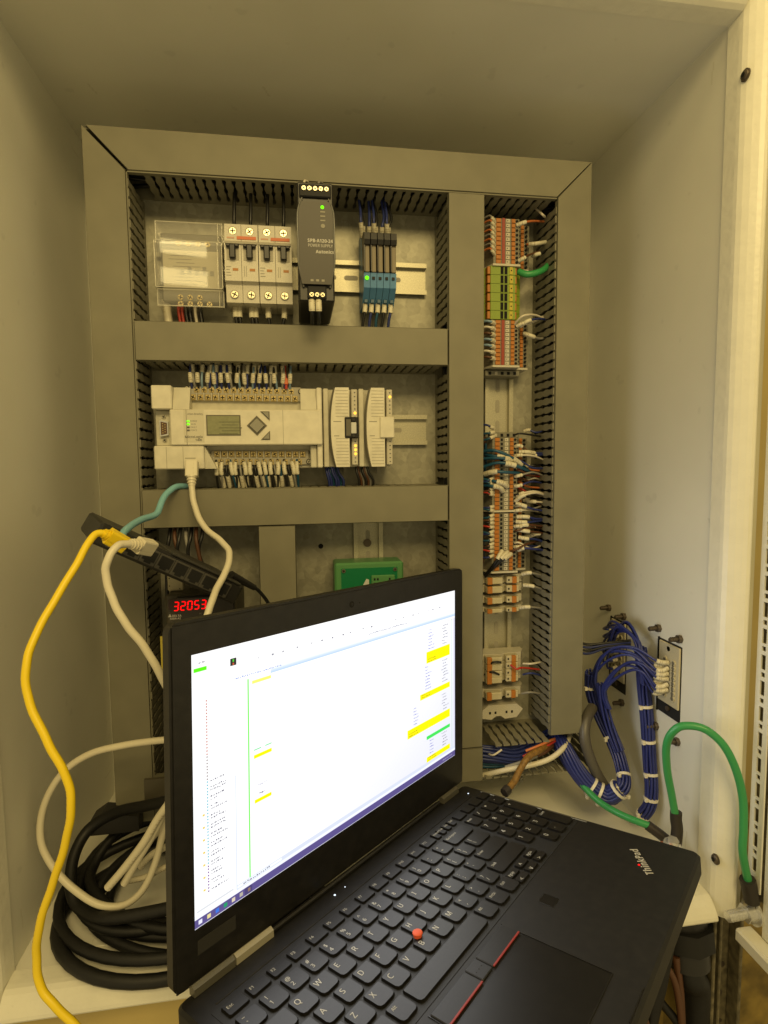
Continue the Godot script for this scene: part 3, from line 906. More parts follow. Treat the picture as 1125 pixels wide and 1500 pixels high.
func relays() -> void:
	var src: Node3D
	for i in 5:
		var x := -0.0905 + 0.0071 * i
		var pos := Vector3(x + 0.0034, 0.196, 0.0255)
		var names := ["first slim relay from the left, its green light lit", "second slim relay from the left on its blue socket", "third and middle slim relay on its blue socket", "fourth slim relay from the left on its blue socket", "last slim relay, rightmost of the five"]
		if src == null:
			src = thing("interface_relay", names[0], "relay", pos, "slim relays on blue sockets")
			var a := Vector3(x, 0, 0)
			part(src, "socket", G().prism([Vector2(0.197, 0.026), Vector2(0.197, 0.052), Vector2(0.2040, 0.060), Vector2(0.2120, 0.070), Vector2(0.2270, 0.072), Vector2(0.2270, 0.055), Vector2(0.268, 0.052), Vector2(0.276, 0.040), Vector2(0.276, 0.026)], a + Vector3(0.0001, 0, 0), Vector3.UP, Vector3.BACK, Vector3(0.0066, 0, 0)), M.relay_blue)
			part(src, "relay_body", G().box(Vector3(x + 0.0014, 0.2272, 0.055), Vector3(x + 0.0062, 0.2570, 0.0735), 0.0005), M.relay_body)
			part(src, "retaining_clip", G().prism([Vector2(0.2560, 0.050), Vector2(0.2545, 0.0765), Vector2(0.2590, 0.0785), Vector2(0.2660, 0.0770), Vector2(0.2690, 0.0700), Vector2(0.2690, 0.050)], a + Vector3(0.0003, 0, 0), Vector3.UP, Vector3.BACK, Vector3(0.0062, 0, 0)), M.black_plastic)
			part(src, "spine", G().box(Vector3(x + 0.0002, 0.2275, 0.056), Vector3(x + 0.0012, 0.2545, 0.0755)), M.black_plastic)
			part(src, "lower_socket_mouth", G().box(Vector3(x + 0.0015, 0.1990, 0.050), Vector3(x + 0.0055, 0.2030, 0.0600), 0.0004), M.wire_teal)
			part(src, "indicator_well", G().box(Vector3(x + 0.0018, 0.2200, 0.0708), Vector3(x + 0.0048, 0.2228, 0.0722)), M.black_matt)
		else:
			var c := src.duplicate()
			c.name = "interface_relay"
			add_child(c, true)
			c.position = pos
			tag(c, names[i], "relay", "slim relays on blue sockets")
		if i == 4:
			x = -0.0905
			part(src, "indicator_lamp", G().dome(Vector3(x + 0.0033, 0.2214, 0.0722), 0.0022, Vector3.BACK, 0.5), M.led_green)
			x = -0.0905 + 0.0071 * i
		var up := Vector3(x + 0.0033, 0.272, 0.045)
		wire("dark blue wire with white sleeve entering a slim relay from above", "wires above the slim relays", [up, up + Vector3(-0.0015, 0.010, 0.008), up + Vector3(-0.002 + 0.001 * i, 0.022, 0.006), up + Vector3(-0.004 + 0.003 * (i % 2), 0.042, 0.0)], ["wire_black", "wire_blue"][i % 2], 0.0016, 0.02, 0.36)
		if i % 2 == 0:
			wire("dark blue wire with white sleeve entering a slim relay from above", "wires above the slim relays", [up + Vector3(-0.002, 0, 0.004), up + Vector3(-0.004, 0.012, 0.012), up + Vector3(-0.004, 0.024, 0.010), up + Vector3(-0.005, 0.044, 0.0)], "wire_blue", 0.0015, 0.02, 0.36)
		var dn := Vector3(x + 0.0033, 0.201, 0.052)
		wire("%s dark sleeved wire from the left below the slim relays" % NTH[i], "wires below the slim relays", [dn, dn + Vector3(-0.001, -0.010, 0.006), dn + Vector3(-0.003, -0.022, 0.004), dn + Vector3(-0.006 + 0.002 * (i % 3), -0.042, -0.002)], ["wire_black", "wire_blue", "wire_teal"][i % 3], 0.0016, 0.10, 0.46)


# ---------------------------------------------------------------- controller row

func controller() -> void:
	var t := thing("programmable_controller", "large light grey controller with small display above the white network plug", "controller", Vector3(-0.22, 0.0205, 0.0255))
	var xa := -0.3105
	var xb := -0.1375
	var g := G().box(Vector3(xa, 0.0205, 0.0255), Vector3(xb, 0.1060, 0.0560), 0.0012)
	part(t, "housing", g, M.controller)
	part(t, "corner_block", G().box(Vector3(xa, 0.0820, 0.056), Vector3(xa + 0.0200, 0.1062, 0.0755), 0.0010), M.controller_light)
	part(t, "sloping_shoulder", G().prism([Vector2(0.0820, 0.056), Vector2(0.0820, 0.0745), Vector2(0.1055, 0.0640), Vector2(0.1055, 0.056)], Vector3(xa + 0.0203, 0, 0), Vector3.UP, Vector3.BACK, Vector3(0.0165, 0, 0)), M.controller)
	part(t, "right_shoulder", G().prism([Vector2(0.0820, 0.056), Vector2(0.0820, 0.0745), Vector2(0.1055, 0.0640), Vector2(0.1055, 0.056)], Vector3(xb - 0.0225, 0, 0), Vector3.UP, Vector3.BACK, Vector3(0.0165, 0, 0)), M.controller)
	part(t, "end_fin", G().box(Vector3(xb - 0.0058, 0.0206, 0.0560), Vector3(xb, 0.1058, 0.0720), 0.0010), M.controller_light)
	var f := part(t, "front_face", G().box(Vector3(xa + 0.0175, 0.0450, 0.056), Vector3(xb - 0.0002, 0.0817, 0.0770), 0.0012), M.controller_light)
	part(f, "groove", G().box(Vector3(xa + 0.0338, 0.0452, 0.0768), Vector3(xa + 0.0342, 0.0815, 0.0772)), M.seam)
	part(f, "groove", G().box(Vector3(xb - 0.0415, 0.0452, 0.0768), Vector3(xb - 0.0411, 0.0815, 0.0772)), M.print_grey)
	part(t, "port_bay", G().box(Vector3(xa + 0.0006, 0.0450, 0.056), Vector3(xa + 0.0172, 0.0817, 0.0640), 0.0008), M.controller)
	# nine-pin socket
	var sx := xa + 0.0098
	var sh := part(t, "serial_socket", G().prism([Vector2(-0.0042, -0.0085), Vector2(0.0042, -0.0070), Vector2(0.0042, 0.0070), Vector2(-0.0042, 0.0085)], Vector3(sx, 0.0630, 0.064), Vector3.RIGHT, Vector3.UP, Vector3(0, 0, 0.0045)), M.steel)
	part(sh, "socket_insert", G().prism([Vector2(-0.0031, -0.0070), Vector2(0.0031, -0.0056), Vector2(0.0031, 0.0056), Vector2(-0.0031, 0.0070)], Vector3(sx, 0.0630, 0.0685), Vector3.RIGHT, Vector3.UP, Vector3(0, 0, 0.0003)), mat("insert", Color(0.10, 0.05, 0.03), 0.6))
	for i in 9:
		part(sh, "pin_hole", G().cyl(Vector3(sx + (-0.0011 if i < 5 else 0.0012), 0.0630 + (0.0024 * (i - 2) if i < 5 else 0.0024 * (i - 6.5)), 0.0688), Vector3(sx + (-0.0011 if i < 5 else 0.0012), 0.0630 + (0.0024 * (i - 2) if i < 5 else 0.0024 * (i - 6.5)), 0.0690), 0.0006, 6), M.brass)
	for s in [-1, 1]:
		screw_head(t, Vector3(sx - 0.0005, 0.0630 + s * 0.0122, 0.064), 0.0022)
	part(t, "lower_block", G().box(Vector3(xa + 0.0004, 0.0206, 0.056), Vector3(xa + 0.0500, 0.0446, 0.0755), 0.0010), M.controller_light)
	part(t, "lower_slope", G().prism([Vector2(xa + 0.0502, 0.0446), Vector2(xa + 0.0502, 0.0208), Vector2(xa + 0.0620, 0.0208)], Vector3(0, 0, 0.056), Vector3.RIGHT, Vector3.UP, Vector3(0, 0, 0.0160)), M.controller)
	for gx in [0.0125, 0.0290]:
		part(t, "groove", G().box(Vector3(xa + gx, 0.0215, 0.0753), Vector3(xa + gx + 0.0004, 0.0436, 0.0757)), M.print_grey)
	for i in 3:
		part(t, "print", G().box(Vector3(xa + 0.031, 0.0255 + 0.0030 * i, 0.0755), Vector3(xa + 0.0375 + 0.002 * i, 0.0263 + 0.0030 * i, 0.0757)), M.print_grey)
	part(t, "right_lower_block", G().box(Vector3(xb - 0.0130, 0.0206, 0.056), Vector3(xb - 0.0062, 0.0446, 0.0690), 0.0010), M.controller)
	# display and keys
	var bez := part(t, "display_bezel", G().box(Vector3(-0.2568, 0.0550, 0.0770), Vector3(-0.2223, 0.0761, 0.0776)), M.seam)
	var lc := part(bez, "display", G().box(Vector3(-0.2556, 0.0561, 0.0776), Vector3(-0.2234, 0.0750, 0.0779)), M.lcd)
	for i in 5:
		part(bez, "display_text", G().box(Vector3(-0.2442 + 0.003 * (i % 2), 0.0565 + 0.0030 * i, 0.0779), Vector3(-0.2250 + 0.002 * (i % 3), 0.0572 + 0.0030 * i, 0.0780)), mat("lcd_text", Color(0.11, 0.12, 0.06), 0.4))
	var dk := Vector3(-0.2057, 0.0652, 0.0770)
	var key := part(t, "diamond_key_frame", G().prism([Vector2(0.0103, 0), Vector2(0, 0.0103), Vector2(-0.0103, 0), Vector2(0, -0.0103)], dk, Vector3.RIGHT, Vector3.UP, Vector3(0, 0, 0.0008)), M.seam)
	part(key, "diamond_key", G().prism([Vector2(0.0086, 0), Vector2(0, 0.0086), Vector2(-0.0086, 0), Vector2(0, -0.0086)], dk + Vector3(0, 0, 0.0008), Vector3.RIGHT, Vector3.UP, Vector3(0, 0, 0.0014), [Vector2(0.0074, 0), Vector2(0, 0.0074), Vector2(-0.0074, 0), Vector2(0, -0.0074)]), M.button_grey)
	for s in [1, -1]:
		var q := Vector3(-0.1969, 0.0652, 0.0770) + Vector3(0.0006, 0.0105 * s, 0)
		var fr := part(t, "corner_key_frame", G().prism([Vector2(-0.0056, 0.0042 * s), Vector2(0.0038, 0.0042 * s), Vector2(0.0038, -0.0052 * s)], q, Vector3.RIGHT, Vector3.UP, Vector3(0, 0, 0.0008)), M.seam)
		part(fr, "corner_key", G().prism([Vector2(-0.0034, 0.0033 * s), Vector2(0.0029, 0.0033 * s), Vector2(0.0029, -0.0031 * s)], q + Vector3(0, 0, 0.0008), Vector3.RIGHT, Vector3.UP, Vector3(0, 0, 0.0012)), M.button_grey)
	var lp := part(t, "legend_panel", G().box(Vector3(-0.2794, 0.0481, 0.0770), Vector3(-0.2592, 0.0815, 0.0772)), mat("panel_print", Color(0.58, 0.545, 0.42), 0.5))
	for i in 4:
		var q := Vector3(-0.2748, 0.0697, 0.0772) + Vector3(0, -0.0031 * i, 0)
		part(lp, "indicator_lamp", G().box(q - Vector3(0.0013, 0.0008, 0), q + Vector3(0.0013, 0.0008, 0.0004)), M.led_green if i < 2 else M.print_dark)
		words(lp, "print", ["POWER", "RUN", "FAULT", "FORCE"][i], 0.0022, Transform3D(Basis(), q + Vector3(0.0053, 0, 0)), M.print_dark)
	words(lp, "print", "Allen-Bradley", 0.0026, Transform3D(Basis(), Vector3(-0.2675, 0.0770, 0.0773)), M.print_dark)
	words(lp, "print", "MicroLogix", 0.0034, Transform3D(Basis(), Vector3(-0.2697, 0.0537, 0.0773)), M.print_dark, true)
	words(lp, "print", "1400", 0.0030, Transform3D(Basis(), Vector3(-0.2650, 0.0505, 0.0773)), M.print_dark, true)
	# terminal strips
	var unit := G().box(Vector3(-0.0030, -0.0031, 0), Vector3(0.0030, 0.0031, 0.0012), 0.0004).cyl(Vector3(0, 0, 0.0012), Vector3(0, 0, 0.0026), 0.0023, 10).mesh()
	var cross := G().box(Vector3(-0.0020, -0.00045, 0), Vector3(0.0020, 0.00045, 0.0002)).box(Vector3(-0.00045, -0.0020, 0.0001), Vector3(0.00045, 0.0020, 0.00025)).mesh()
	var strips := [[Vector3(-0.2718, 0.0960, 0.0600), Vector3(-0.1659, 0.0950, 0.0600), 15, 0.0078], [Vector3(-0.2494, 0.0364, 0.0600), Vector3(-0.1588, 0.0354, 0.0600), 13, -0.0085]]
	for s in strips:
		var a: Vector3 = s[0]
		var b: Vector3 = s[1]
		var tray := part(t, "terminal_strip", G().box(Vector3(a.x - 0.0065, minf(a.y, a.y + s[3]) - 0.0038, 0.056), Vector3(b.x + 0.0065, maxf(a.y, a.y + s[3]) + 0.0038, 0.0595), 0.0006), M.ivory_dark)
		for row in 2:
			var n: int = s[2] - row
			for i in n:
				var q := a.lerp(b, (i + 0.5 * row) / (s[2] - 1.0)) + Vector3(0, s[3] * row, -0.0005 - 0.001 * row)
				shared(tray, "terminal_screw", unit, M.brass, Transform3D(Basis(), q))
				shared(tray, "screw_cross", cross, M.hole, Transform3D(Basis(Vector3.BACK, rng.randf_range(0, 1.5)), q + Vector3(0, 0, 0.0026)))
				if row == 0 and i < n - 1:
					shared(tray, "partition", part_mesh("partition"), M.ivory, Transform3D(Basis(), a.lerp(b, (i + 0.5) / (s[2] - 1.0)) + Vector3(0, s[3] * 0.1, 0)))
		for e in [a + Vector3(-0.0105, 0.002 * signf(s[3]), 0), b + Vector3(0.0105, -0.002 * signf(s[3]), 0), a + Vector3(-0.0060, 0.009 * signf(s[3]), 0), b + Vector3(0.0065, 0.008 * signf(s[3]), 0)]:
			part(t, "screw_well", G().cyl(Vector3(e.x, e.y, 0.056), Vector3(e.x, e.y, 0.0605), 0.0030, 14), M.black_matt)
			screw_head(t, Vector3(e.x, e.y, 0.0605), 0.0021)
	for i in 6:
		part(t, "foot_clip", G().box(Vector3(xa + 0.018 + 0.006 * i + (0.085 if i > 2 else 0.0), 0.0135, 0.030), Vector3(xa + 0.0215 + 0.006 * i + (0.085 if i > 2 else 0.0), 0.0206, 0.0335)), M.ivory_dark)
	# white boxes peeping from under the duct above
	for i in 4:
		var p := Vector3(-0.3141, 0.1356, 0.0400) + Vector3(0.0105 * i, 0, 0)
		solo("marker_tag", "small white tag in the row under the upper duct", "tag", G().box(p - Vector3(0.0040, 0.0035, 0.001), p + Vector3(0.0040, 0.0035, 0.001), 0.0008), M.ivory, p, "white tags above the controller")


var pm := {}
func part_mesh(k: String) -> ArrayMesh:
	if not pm.has(k):
		pm[k] = G().box(Vector3(-0.0004, -0.0040, 0), Vector3(0.0004, 0.0040, 0.0030)).mesh()
	return pm[k]


func expansions() -> void:
	for k in 2:
		var x := -0.1362 + 0.0385 * k
		var t := thing("expansion_module", ["left light grey expansion module with four amber lights and open black socket", "right light grey expansion module with one amber light and closed side cap"][k], "module", Vector3(x + 0.019, 0.0210, 0.0255), "expansion modules beside the controller")
		var y0 := 0.0212
		var y1 := 0.1058
		part(t, "housing", G().box(Vector3(x, y0, 0.0255), Vector3(x + 0.0380, y1, 0.0560), 0.0010), M.controller)
		part(t, "side_strip", G().box(Vector3(x + 0.0003, y0, 0.056), Vector3(x + 0.0060, y1, 0.0660), 0.0008), M.controller)
		var left := []
		for i in 13:
			var u := i / 12.0
			left.append(Vector2(x + 0.0078 + 0.0052 * pow(absf(u - 0.5) * 2.0, 2.2), lerpf(y1, y0, u)))
		var pl := left + [Vector2(x + 0.0275, y0), Vector2(x + 0.0275, y1)]
		var cv := part(t, "curved_cover", G().prism(pl, Vector3(0, 0, 0.056), Vector3.RIGHT, Vector3.UP, Vector3(0, 0, 0.0190)), M.controller_light)
		for i in 9:
			part(cv, "rib", G().box(Vector3(x + 0.0130, y1 - 0.0035 - 0.0034 * i, 0.0750), Vector3(x + 0.0265, y1 - 0.0031 - 0.0034 * i, 0.0753)), M.ivory_dark)
			part(cv, "rib", G().box(Vector3(x + 0.0130, y0 + 0.0030 + 0.0034 * i, 0.0750), Vector3(x + 0.0265, y0 + 0.0034 + 0.0034 * i, 0.0753)), M.ivory_dark)
		part(cv, "print", G().box(Vector3(x + 0.0105, 0.0693, 0.0750), Vector3(x + 0.0190, 0.0702, 0.0752)), M.print_grey)
		part(cv, "print", G().box(Vector3(x + 0.0110, 0.0541, 0.0750), Vector3(x + 0.0165, 0.0549, 0.0752)), M.print_grey)
		# dark reveal along the curved edge
		var rv := []
		for p in left:
			rv.append(Vector3(p.x - 0.0008, p.y, 0.0665))
		part(t, "reveal", G().tube(rv, 0.0012, 5), M.seam)
		var led := part(t, "lamp_strip", G().box(Vector3(x + 0.0305, y0 + 0.002, 0.056), Vector3(x + 0.0370, y1 - 0.001, 0.0690), 0.0006), M.ivory)
		for i in 18:
			var yy := y1 - 0.0045 - 0.0044 * i
			var lit: bool = (k == 0 and i in [5, 13, 14, 15]) or (k == 1 and i == 1)
			if lit:
				part(led, "indicator_lamp", G().dome(Vector3(x + 0.0345, yy, 0.0690), 0.0016, Vector3.BACK, 0.5), M.led_amber)
			else:
				part(led, "lamp_number", G().box(Vector3(x + 0.0335, yy - 0.0006, 0.0690), Vector3(x + 0.0350, yy + 0.0006, 0.0692)), M.print_dark)
		if k == 0:
			var so := part(t, "bus_socket", G().box(Vector3(x + 0.0225, 0.0520, 0.0600), Vector3(x + 0.0372, 0.0745, 0.0762), 0.0008), M.black_matt)
			part(so, "socket_cavity", G().box(Vector3(x + 0.0240, 0.0545, 0.0762), Vector3(x + 0.0290, 0.0720, 0.0765)), M.seam)
			part(so, "white_latch", G().box(Vector3(x + 0.0292, 0.0568, 0.0762), Vector3(x + 0.0350, 0.0688, 0.0775), 0.0008), mat("latch", Color(0.55, 0.55, 0.52), 0.4))
			for s in [0.0528, 0.0700]:
				part(so, "socket_post", G().box(Vector3(x + 0.0300, s, 0.0762), Vector3(x + 0.0335, s + 0.003, 0.0785), 0.0005), M.black_plastic)
		else:
			part(t, "side_cap", G().box(Vector3(x + 0.0220, 0.0520, 0.0600), Vector3(x + 0.0378, 0.0748, 0.0775), 0.0010), M.controller_light)
		for i in 2:
			part(t, "foot_clip", G().box(Vector3(x + 0.010 + 0.014 * i, 0.0140, 0.030), Vector3(x + 0.0135 + 0.014 * i, 0.0212, 0.0335)), M.ivory_dark)
		for i in 7:
			var a := Vector3(x + (0.002 if k == 0 else -0.003) + 0.0022 * i, 0.0250, 0.052 - 0.002 * (i % 3))
			wire(NTH[i] + ["  dark blue wire from the left, below the left expansion module", " brown or black wire from the left, below the right expansion module"][k].replace("  ", " "), "wires below the expansion modules", [a, a + Vector3(0.0015, -0.010, 0.004), a + Vector3(0.004 + 0.0005 * i, -0.020, 0.002), a + Vector3(0.005, -0.034, -0.004)], (["wire_blue", "wire_royal", "wire_teal"] if k == 0 else ["wire_black", "wire_brown", "wire_grey"])[i % 3], 0.0015)


func controller_wires() -> void:
	# two staggered rows of sleeves above, two below
	for row in 2:
		var n := 14 - row
		for i in n:
			var q := Vector3(-0.2731, 0.1046, 0.0590) + Vector3(0.0078 * i + 0.0030 * row + rng.randf_range(-0.0008, 0.0008), 0.001, 0)
			var lean := rng.randf_range(-0.0025, 0.0025)
			var pts := [q, q + Vector3(lean * 0.2, 0.006, 0.004), q + Vector3(lean * 0.5, 0.012, 0.0055 - 0.002 * row), q + Vector3(lean * 0.8, 0.019, 0.003 - 0.002 * row), q + Vector3(lean, 0.026, -0.002), q + Vector3(lean, 0.034, -0.010)]
			wire("%s white sleeved wire from the left, %s row above the controller" % [NTH[i], ["lower", "upper"][row]], "sleeved wires above the controller", pts, ["wire_blue", "wire_grey", "wire_blue", "wire_black", "wire_light_blue"][(i * 3 + row) % 5], 0.0013, 0.18 + 0.30 * row + rng.randf_range(0, 0.06), 0.50 + 0.30 * row)
	var r := Vector3(-0.1749, 0.1131, 0.0620)
	wire("short red capped wire at the right end of the controller's top terminals", "", [r + Vector3(0, -0.008, 0), r, r + Vector3(-0.001, 0.010, -0.002), r + Vector3(-0.001, 0.026, -0.006)], "wire_red", 0.0016)
	solo("red_cap", "small red insulating cap above the controller's top terminals", "cap", G().tube([r + Vector3(0, -0.003, 0), r + Vector3(0, 0.003, 0)], 0.0028, 8), M.orange_red, r)
	for row in 2:
		var n := 13 - 2 * row
		for i in n:
			var q := Vector3(-0.2512, 0.0299, 0.0590) + Vector3(0.0072 * i + 0.0035 * row + rng.randf_range(-0.0008, 0.0008), -0.002 * row, -0.003 * row)
			var end := q + Vector3(rng.randf_range(-0.001, 0.006), -0.032, -0.006)
			wire("%s white sleeved wire from the left, %s row under the controller" % [NTH[i], ["upper", "lower"][row]], "sleeved wires below the controller", [q, q.lerp(end, 0.3) + Vector3(rng.randf_range(-0.0012, 0.0012), 0, 0.006), q.lerp(end, 0.62) + Vector3(0, 0, 0.005), end, end + Vector3(0.002, -0.012, -0.004)], ["wire_black", "wire_black", "wire_grey", "wire_black", "wire_teal"][(i * 2 + row) % 5], 0.0013, 0.12 + 0.28 * row, 0.42 + 0.24 * row)


# ---------------------------------------------------------------- terminal block column

func terminal_protos() -> Dictionary:
	var out := {}
	# double-deck block with orange levers; y is the thickness
	for kind in ["orange", "plain", "green"]:
		var t := Node3D.new()
		org[t] = Vector3.ZERO
		var th := 0.0048 if kind != "green" else 0.0092
		var ax := Vector3.RIGHT
		var az := Vector3.BACK
		var o := Vector3(0, -th / 2, 0)
		var d := Vector3(0, th, 0)
		if kind == "green":
			part(t, "body", G().prism([Vector2(0.044, 0.0255), Vector2(0.044, 0.048), Vector2(0.052, 0.052), Vector2(0.054, 0.060), Vector2(0.083, 0.060), Vector2(0.087, 0.050), Vector2(0.094, 0.046), Vector2(0.094, 0.0255)], o, ax, az, d), M.terminal_green)
			part(t, "lever", G().box(Vector3(0.0505, -th / 2 + 0.0005, 0.048), Vector3(0.0545, th / 2 - 0.0005, 0.0590), 0.0004), M.terminal_orange)
			part(t, "lever", G().box(Vector3(0.0815, -th / 2 + 0.0005, 0.050), Vector3(0.0850, th / 2 - 0.0005, 0.0590), 0.0004), M.terminal_orange)
			part(t, "marker_strip", G().box(Vector3(0.0760, -th / 2 + 0.0004, 0.0595), Vector3(0.0800, th / 2 - 0.0004, 0.0606), 0.0003), M.terminal_yellow)
			part(t, "mouth", G().box(Vector3(0.0465, -0.0032, 0.0470), Vector3(0.0500, 0.0032, 0.0502)), M.hole)
			for x in [0.0672, 0.0718]:
				part(t, "bridge_mouth", G().box(Vector3(x - 0.0017, -0.0040, 0.0595), Vector3(x + 0.0017, 0.0040, 0.0603)), M.hole)
			part(t, "test_hole", G().cyl(Vector3(0.078, 0, 0.0606), Vector3(0.078, 0, 0.0607), 0.0008, 8), M.hole)
		else:
			part(t, "body", G().prism([Vector2(0.043, 0.0255), Vector2(0.043, 0.040), Vector2(0.052, 0.044), Vector2(0.057, 0.060), Vector2(0.087, 0.060), Vector2(0.0885, 0.046), Vector2(0.1055, 0.044), Vector2(0.1055, 0.0255)], o, ax, az, d), M.terminal_grey)
			part(t, "lever", G().box(Vector3(0.0598, -th / 2 + 0.0002, 0.056), Vector3(0.0655, th / 2 - 0.0002, 0.0612), 0.0004), M.terminal_orange)
			part(t, "lever", G().box(Vector3(0.0778, -th / 2 + 0.0002, 0.056), Vector3(0.0822, th / 2 - 0.0002, 0.0612), 0.0004), M.terminal_orange)
			part(t, "lever", G().box(Vector3(0.0945, -th / 2 + 0.0002, 0.040), Vector3(0.0983, th / 2 - 0.0002, 0.0470), 0.0004), M.terminal_orange)
			if kind == "orange":
				part(t, "red_bridge", G().box(Vector3(0.0668, -th / 2 - 0.0001, 0.0595), Vector3(0.0702, th / 2 + 0.0001, 0.0610)), M.terminal_red)
			else:
				part(t, "bridge_slot", G().box(Vector3(0.0668, -0.0016, 0.0595), Vector3(0.0695, 0.0016, 0.0602)), M.hole)
			part(t, "marker_strip", G().box(Vector3(0.0716, -th / 2 + 0.0004, 0.0595), Vector3(0.0758, th / 2 - 0.0004, 0.0606)), M.ivory)
			part(t, "test_hole", G().cyl(Vector3(0.0732, 0, 0.0606), Vector3(0.0732, 0, 0.0607), 0.0006, 8), M.hole)
			for x in [[0.0582, 0.0592], [0.0843, 0.0602]]:
				part(t, "mouth", G().cyl(Vector3(x[0], 0, x[1] - 0.0006), Vector3(x[0], 0, x[1] + 0.0004), 0.0016, 8), M.hole)
			for x in [0.0920, 0.1012]:
				part(t, "mouth", G().cyl(Vector3(x, 0, 0.0440), Vector3(x, 0, 0.0466), 0.0015, 8), M.hole)
			part(t, "low_step", G().box(Vector3(0.0450, -th / 2 + 0.0004, 0.040), Vector3(0.0505, th / 2 - 0.0004, 0.0445), 0.0004), M.terminal_orange)
		out[kind] = t
	return out


func block_run(protos: Dictionary, kind: String, px_from: float, px_to: float, n: int, where: String) -> void:
	for i in n:
		var y := lerpf(px_from, px_to, (i + 0.5) / n)
		var c: Node3D = protos[kind].duplicate()
		c.name = "terminal_block"
		add_child(c, true)
		c.position = Vector3(0, y, 0)
		var sc := absf(px_from - px_to) / n / (0.0050 if kind != "green" else 0.0096)
		c.scale = Vector3(1, sc, 1)
		var pos: String = ["topmost", "second from top", "third from top", "fourth from top", "fifth from top", "sixth from top", "seventh from top", "eighth from top", "ninth from top"][i] if i < mini(9, (n + 1) / 2) else ["lowest", "second from below", "third from below", "fourth from below", "fifth from below", "sixth from below", "seventh from below", "eighth from below", "ninth from below"][n - 1 - i]
		var look: String = {"orange": "red-bridged terminal block", "plain": "orange-levered terminal block", "green": "green and yellow terminal block"}[kind]
		tag(c, look + " " + where + ", " + pos, "terminal block", "terminal blocks " + where)


func end_plate(y: float, label: String, x0 := 0.052, x1 := 0.1040, z := 0.062, thick := 0.0022) -> void:
	var t := thing("end_plate", label, "end plate", Vector3(0.07, y, 0.0255))
	part(t, "plate", G().prism([Vector2(x0 - 0.008, 0.0255), Vector2(x0, 0.050), Vector2(x0 + 0.004, z), Vector2(0.088, z), Vector2(0.090, 0.0475), Vector2(x1, 0.0465), Vector2(x1, 0.0255)], Vector3(0, y - thick / 2, 0), Vector3.RIGHT, Vector3.BACK, Vector3(0, thick, 0)), M.ivory)


func terminals() -> void:
	var P := terminal_protos()
	var ya := 0.2953
	var yb := 0.2459
	block_run(P, "orange", ya, yb, 10, "in the uppermost group")
	end_plate(yb - 0.0012, "pale end plate between red-bridged and green terminal blocks")
	var yc := 0.2441
	var yd := 0.1854
	block_run(P, "green", yc, yd, 6, "in the green earth group")
	var ye := 0.1846
	var yf := 0.1346
	block_run(P, "orange", ye, yf, 11, "just below the green earth group")
	end_plate(yf - 0.0014, "pale end plate under the second red-bridged terminal group")
	end_clamp(yf - 0.0070, "grey end clamp above the bare stretch of rail")
	var yg := 0.0528
	var yh := -0.0306
	end_clamp(yg + 0.0035, "grey end clamp below the bare stretch of rail")
	block_run(P, "plain", yg, yh, 17, "behind the teal wires")
	end_plate(yh - 0.0014, "pale end plate below the teal wires")
	var yi := -0.0346
	var yj := -0.1021
	block_run(P, "plain", yi, yj, 14, "above the fuse holders")
	end_plate(yj - 0.0014, "pale end plate above the fuse holders")
	for k in protos_fuse.size():
		var q = protos_fuse[k]
		fuse_block(q[0], q[1], q[2])
	for p in P.values():
		p.free()


func end_clamp(y: float, label: String) -> void:
	var t := thing("end_clamp", label, "end clamp", Vector3(0.0775, y, 0.0255))
	part(t, "clamp_body", G().box(Vector3(0.052, y - 0.0035, 0.0255), Vector3(0.094, y + 0.0035, 0.048), 0.001), M.terminal_grey)
	for i in 5:
		part(t, "clamp_hole", G().box(Vector3(0.0560 + 0.0075 * i, y - 0.0018, 0.0480), Vector3(0.0592 + 0.0075 * i, y + 0.0016, 0.0484)), M.hole if i != 1 else M.ivory)


var protos_fuse := [
	[-0.1146, 0.0090, "beige fuse holder with orange ends, first below the terminal blocks"],
	[-0.1252, 0.0090, "beige fuse holder with orange ends, second below the terminal blocks"],
	[-0.1384, 0.0085, "beige fuse holder with orange ends under a clear flap, third down"],
	[-0.1507, 0.0060, "narrow beige fuse holder just above the lower bare rail"],
	[-0.2107, 0.0090, "beige block, first of the small group above the slotted duct"],
	[-0.2191, 0.0090, "beige block with red wire, second of the small lower group"],
	[-0.2275, 0.0090, "beige block, third of the small lower group"],
	[-0.2351, 0.0085, "beige block, last of the small lower group"],
	[-0.2545, 0.0100, "single beige block with yellow marker under a clear flap"],
]

